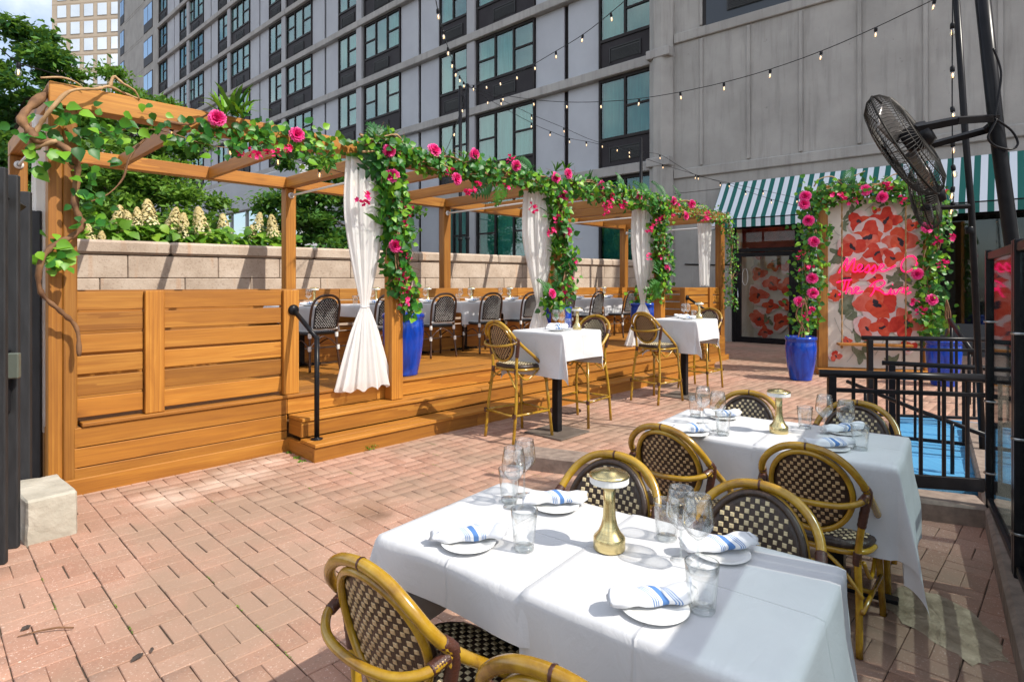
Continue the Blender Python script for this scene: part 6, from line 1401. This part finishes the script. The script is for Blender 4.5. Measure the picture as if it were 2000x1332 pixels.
# glass wind screens along the kerb
SCR = [Vector((3.02, 3.72)), Vector((2.43, 2.82)), Vector((1.93, 2.06)), Vector((1.42, 1.28)), Vector((.95, .56))]
SN = ['far glass wind screen with a black frame on the kerb', 'near glass wind screen in black frame at the right edge', 'glass wind screen on the kerb just outside the right edge', 'glass wind screen on the kerb beside the camera']
for (a, b, lab) in zip(SCR, SCR[1:], SN):
    o = tag(bpy.data.objects.new('glass_screen', None), lab, 'screen', 'glass wind screens'); LINK(o); L = (b-a).length; o.location = (a.x, a.y, 0); o.rotation_euler = (0, 0, math.atan2(b.y-a.y, b.x-a.x))
    for x in (.0, L-.05): board('post', o, x, x+.045, -.025, .025, .13, 1.75, BM, .005)
    board('frame_bar', o, .046, L-.052, -.018, .018, 1.69, 1.735, BM, .004); board('frame_bar', o, .046, L-.052, -.018, .018, .16, .2, BM, .004); obj('pane', rectm('pane', .05, L-.055, -.004, .004, .2, 1.69), MAT['screen_glass'], o)
    for z in ((.24, .36, .48, .60, .72, .84) if a.y < 3 else ()): board('rail_bar', o, .046, L-.052, .02, .05, z, z+.03, BM, .004)
    for z in (.35, .8, 1.3): obj('clamp', MB().lathe([(.034, -.006), (.037, 0), (.034, .006)], 12).mesh('cl', True), plain('zinc', (.35, .35, .36, 1), None, .35, metal=1.0) if 'zinc' not in bpy.data.materials else bpy.data.materials['zinc'], o, (.022, 0, z))

# ============================================================ POLES, FANS, STRING LIGHTS
def pole(label, pts, r, group=None):
    o = tag(bpy.data.objects.new('light_pole', None), label, 'pole', group); LINK(o); P = [Vector(p) for p in pts]; o.location = P[-1]
    obj('tube', MB().tube([p-P[-1] for p in P], r, 14).mesh('pole', True), BM, o)
    obj('cap', MB().lathe([(r, -.01), (r*1.15, 0), (r*.6, .02), (.001, .025)], 12).mesh('cap', True), BM, o, P[0]-P[-1]); obj('collar', MB().lathe([(r*1.02, -.03), (r*1.3, -.02), (r*1.3, .02), (r*1.02, .03)], 12).mesh('col', True), BM, o, (P[0]-P[-1])*.45)
    obj('foot', MB().lathe([(.001, .012), (r*2.4, .012), (r*2.4, 0)], 16), BM, o)
    return o
b0 = depth_px(2062, 1140, 3.3); b0.z = .14
pole('thick leaning black pole at the right edge carrying the large fan', [depth_px(1908, -110, 3.3), depth_px(1945, 240, 3.3), depth_px(1973, 452, 3.3), b0], .036)
b1 = depth_px(1921, 909, 5.0); b1.z = .0
pole('thin black pole carrying the smaller fan near the right edge', [depth_px(1861, -110, 5.0), depth_px(1885, 260, 5.0), depth_px(1897, 403, 5.0), b1], .025)
m1 = depth_px(899, 170, 11.4); pole('slim dark pole behind the pergola left of its twin, under the string lights', [m1, Vector((m1.x, m1.y, 0))], .035, 'slim poles behind the pergola')
m2 = depth_px(913, 166, 11.4); pole('slim dark pole behind the pergola where the light strings meet', [m2, Vector((m2.x, m2.y, 0))], .035, 'slim poles behind the pergola')
m3 = depth_px(1252, 272, 13.0); pole('slim dark pole behind the far bay of the pergola', [m3, Vector((m3.x, m3.y, 0))], .035, 'slim poles behind the pergola')
WIRE = plain('dark_wire', (.02, .018, .016, 1), (.04, .035, .03, 1), .45, metal=.4); BLADE_M = plain('fan_blade', (.16, .15, .145, 1), (.22, .2, .19, 1), .3, metal=.6)
def fan(label, c, n, R, arms, sc=1.0):
    o = tag(bpy.data.objects.new('wall_fan', None), label, 'fan', 'black wire guard fans'); LINK(o); o.location = c; n = Vector(n).normalized(); o.rotation_mode = 'QUATERNION'; o.rotation_quaternion = n.to_track_quat('Y', 'Z')
    for (nm_, sg, dp) in (('front_guard', 1, .10), ('rear_guard', -1, .09)):
        m = MB(); NW = 84
        for k in range(NW):
            a = 2*PI*k/NW; pr = [(.07, dp), (.3*R, dp*.98), (.6*R, dp*.92), (.82*R, dp*.75), (.96*R, dp*.35), (R, 0)]
            m.tube([(r*math.cos(a), sg*y, r*math.sin(a)) for r, y in pr], .0021, 3, cap=False)
        for (r, y) in ((R, 0), (.82*R, dp*.75), (.5*R, dp*.95), (.07, dp)): m.tube([(r*math.cos(2*PI*k/40), sg*y, r*math.sin(2*PI*k/40)) for k in range(40)], .003 if r < R else .006, 5, True)
        obj(nm_, m.mesh(nm_, True, False), WIRE, o)
    obj('badge', MB().lathe([(.001, .006), (.07, .004), (.075, 0)], 20), BM, o, (0, .10, 0), (-PI/2, 0, 0))
    for k in range(3):
        a = 2*PI*k/3+.4
        def fn(u, v):
            r = .05+(R*.84-.05)*u; w = (.09+.15*u)*(1-.25*u*u)*R/.33; an = a+(v-.5)*w/max(r, .09); return (r*math.cos(an), .035*(v-.5)*2, r*math.sin(an))
        me = MB().grid(fn, 8, 4).mesh('blade', True, False); b = obj('blade', me, BLADE_M, o); sd = b.modifiers.new('s', 'SOLIDIFY'); sd.thickness = .003
    obj('motor', MB().lathe([(.001, .05), (.065, .05), (.075, .03), (.075, -.05), (.06, -.085), (.001, -.09)], 24).mesh('motor', True), BM, o, (0, -.05, 0), (-PI/2, 0, 0))
    Mi = Matrix.LocRotScale(c, o.rotation_quaternion, None).inverted()
    for (p, q, w) in arms: obj('bracket_arm', MB().tube([Mi @ Vector(p), Mi @ Vector(q)], w, 4).mesh('arm', False), BM, o)
    return o
def facing(c, ix, iz, away):
    v = (Vector(c)-Vector((0, 0, EYE))).normalized(); r = v.cross(Vector((0, 0, 1))).normalized(); u = r.cross(v); return r*ix+u*iz+v*away
fc = depth_px(1768, 282, 3.35)
fan('large black wire guard fan tilted down from the leaning pole', fc, facing(fc, -.878, -.478, .10), .33, [(depth_px(1788, 252, 3.25), depth_px(1868, 236, 3.2), .026), (depth_px(1866, 236, 3.2), depth_px(1945, 231, 3.28), .026), (depth_px(1815, 285, 3.4), depth_px(1925, 255, 3.35), .022), (depth_px(1923, 256, 3.35), depth_px(1945, 238, 3.3), .022)])
fc2 = depth_px(1808, 385, 5.0)
fan('smaller black wire guard fan on the thin pole below the large fan', fc2, facing(fc2, -.97, -.18, .10), .28, [(depth_px(1800, 408, 4.95), depth_px(1893, 403, 4.95), .022)])
cbl = tag(bpy.data.objects.new('power_cable', None), 'looped black cable hanging from the large fan bracket', 'cable'); LINK(cbl); cbl.location = depth_px(1945, 232, 3.25)
obj('loop', MB().tube(catmull([depth_px(a, b, 3.24)-cbl.location for a, b in ((1943, 232), (1975, 255), (1988, 280), (1975, 292), (1945, 286), (1930, 270), (1938, 250), (1946, 235))], 6), .006, 6).mesh('loop', True), BM, cbl); obj('loop', MB().tube(catmull([depth_px(a, b, 3.22)-cbl.location for a, b in ((1940, 95), (1955, 140), (1950, 190), (1943, 230))], 6), .006, 6).mesh('loop', True), BM, cbl)
BULBG = glassy('bulb_glass', (.95, .92, .85, 1), .08, .6); FIL = NT('filament'); FIL.b.inputs['Emission Color'].default_value = (1, .55, .22, 1); FIL.b.inputs['Emission Strength'].default_value = 2.6; FIL.m.cycles.emission_sampling = 'NONE'
BSO = MB().lathe([(.001, 0), (.013, 0), (.017, -.012), (.017, -.045), (.013, -.05)], 10).mesh('socket', True, False); BBU = MB().lathe([(.011, -.048), (.019, -.066), (.022, -.082), (.018, -.10), (.008, -.112), (.001, -.114)], 12).mesh('bulb', True, False); BFI = MB().lathe([(.001, -.058), (.005, -.062), (.006, -.08), (.005, -.098), (.001, -.10)], 8).mesh('fil', True, False)
def string(label, pts, bulbs, r=.005):
    """pts: (px,py,depth); bulbs: pixel x positions or (px,py)"""
    o = tag(bpy.data.objects.new('string_lights', None), label, 'string lights', 'warm bulb light strings'); LINK(o); P = catmull([depth_px(*p) for p in pts], 8); o.location = P[0]
    obj('cable', MB().tube([p-P[0] for p in P], r, 5).mesh('cable', True, False), BM, o)
    for b in bulbs:
        px = lambda p: 1000+F*p.x/p.y
        py = lambda p: HOR-F*(p.z-EYE)/p.y
        p = min(P, key=lambda p: (px(p)-b[0])**2+(py(p)-b[1])**2)
        k = P.index(p); best = p
        for q in (k-1, k+1):
            if 0 <= q < len(P):
                for u in (0, .15, .3, .45): c = p.lerp(P[q], u); best = c if (px(c)-b[0])**2+(py(c)-b[1])**2 < (px(best)-b[0])**2+(py(best)-b[1])**2 else best
        s_ = obj('socket', BSO, BM, o, best-P[0], (random.uniform(-.15, .15), random.uniform(-.15, .15), 0)); obj('bulb', BBU, BULBG, s_); obj('filament', BFI, FIL.m, s_)
string('bulb string rising steeply from the twin poles to the top edge', [(912, 168, 11.3), (898, 150, 10), (884, 120, 8.5), (868, 70, 7), (852, 5, 5.8), (845, -60, 5)], [(854, 18), (868, 58), (878, 92), (884, 118), (893, 136), (899, 148), (906, 160)])
string('bulb string climbing right from the twin poles to the dark window bay at top', [(912, 168, 11.3), (950, 163, 10.6), (1010, 143, 9.6), (1090, 98, 8.5), (1150, 60, 7.8), (1235, -10, 7)], [(925, 168), (949, 163), (976, 155), (1009, 143), (1044, 125), (1086, 101), (1137, 66), (1193, 25)])
string('long bulb string sweeping across the concrete wall to the top right', [(912, 168, 11.3), (960, 182, 10.8), (1040, 195, 10.2), (1110, 200, 9.7), (1180, 199, 9.2), (1250, 193, 8.7), (1330, 180, 8.2), (1420, 160, 7.7), (1510, 134, 7.2), (1610, 98, 6.8), (1715, 52, 6.4), (1840, -8, 6)], [(982, 186), (1042, 195), (1106, 200), (1173, 199), (1248, 193), (1328, 180), (1413, 161), (1505, 136), (1605, 100), (1711, 54), (1826, 0)])
string('lower bulb string running from the twin poles toward the awning', [(912, 168, 11.3), (955, 195, 11.6), (1037, 240, 12.1), (1075, 257, 12.4), (1110, 270, 12.7), (1165, 281, 13), (1230, 300, 13.6), (1295, 322, 14.2), (1360, 342, 14.6), (1410, 357, 14.3), (1450, 371, 14.0), (1505, 389, 13.4), (1560, 403, 12.6), (1590, 405, 11)], [(952, 194), (1038, 240), (1075, 257), (1112, 270), (1145, 277), (1229, 299), (1294, 321), (1359, 341), (1407, 356), (1456, 373), (1506, 389)])
string('upper bulb string running from the twin poles toward the awning', [(912, 168, 11.3), (977, 195, 11.8), (1038, 224, 12.3), (1101, 250, 12.9), (1165, 277, 13.4), (1250, 296, 13.0), (1290, 303, 13.6), (1327, 325, 14.2), (1362, 343, 14.6), (1425, 358, 14.3), (1490, 372, 13.8), (1560, 388, 12.8), (1592, 398, 11)], [(978, 196), (1038, 224), (1101, 250), (1176, 280), (1206, 287), (1230, 291), (1252, 296), (1289, 302), (1363, 343), (1424, 358), (1490, 373), (1557, 387)])
string('bulb string sloping from the twin poles down behind the nearest rose post', [(912, 168, 11.3), (903, 205, 10.6), (885, 262, 9.5), (868, 300, 8.6)], [(902, 208), (888, 255), (868, 298)])
string('vertical bulb string hanging beside the thin fan pole', [(1861, -20, 4.95), (1860, 100, 4.95), (1860, 250, 4.95), (1862, 400, 4.95)], [(1861, 45), (1860, 130), (1861, 208), (1859, 275), (1861, 322), (1860, 365), (1861, 395)])
string('short bulb string crossing the tree at the top left corner', [(0, 95, 4.6), (35, 122, 4.7), (90, 140, 5), (170, 165, 5.3)], [(36, 124)])
string('fairy bulbs threaded along the first bay of the front beam', [(330, 243, 4.9), (400, 262, 5.0), (450, 280, 5.15), (540, 300, 5.4), (620, 325, 5.7), (700, 345, 5.9)], [(335, 248), (448, 280), (541, 302), (625, 326), (692, 343)], .003)
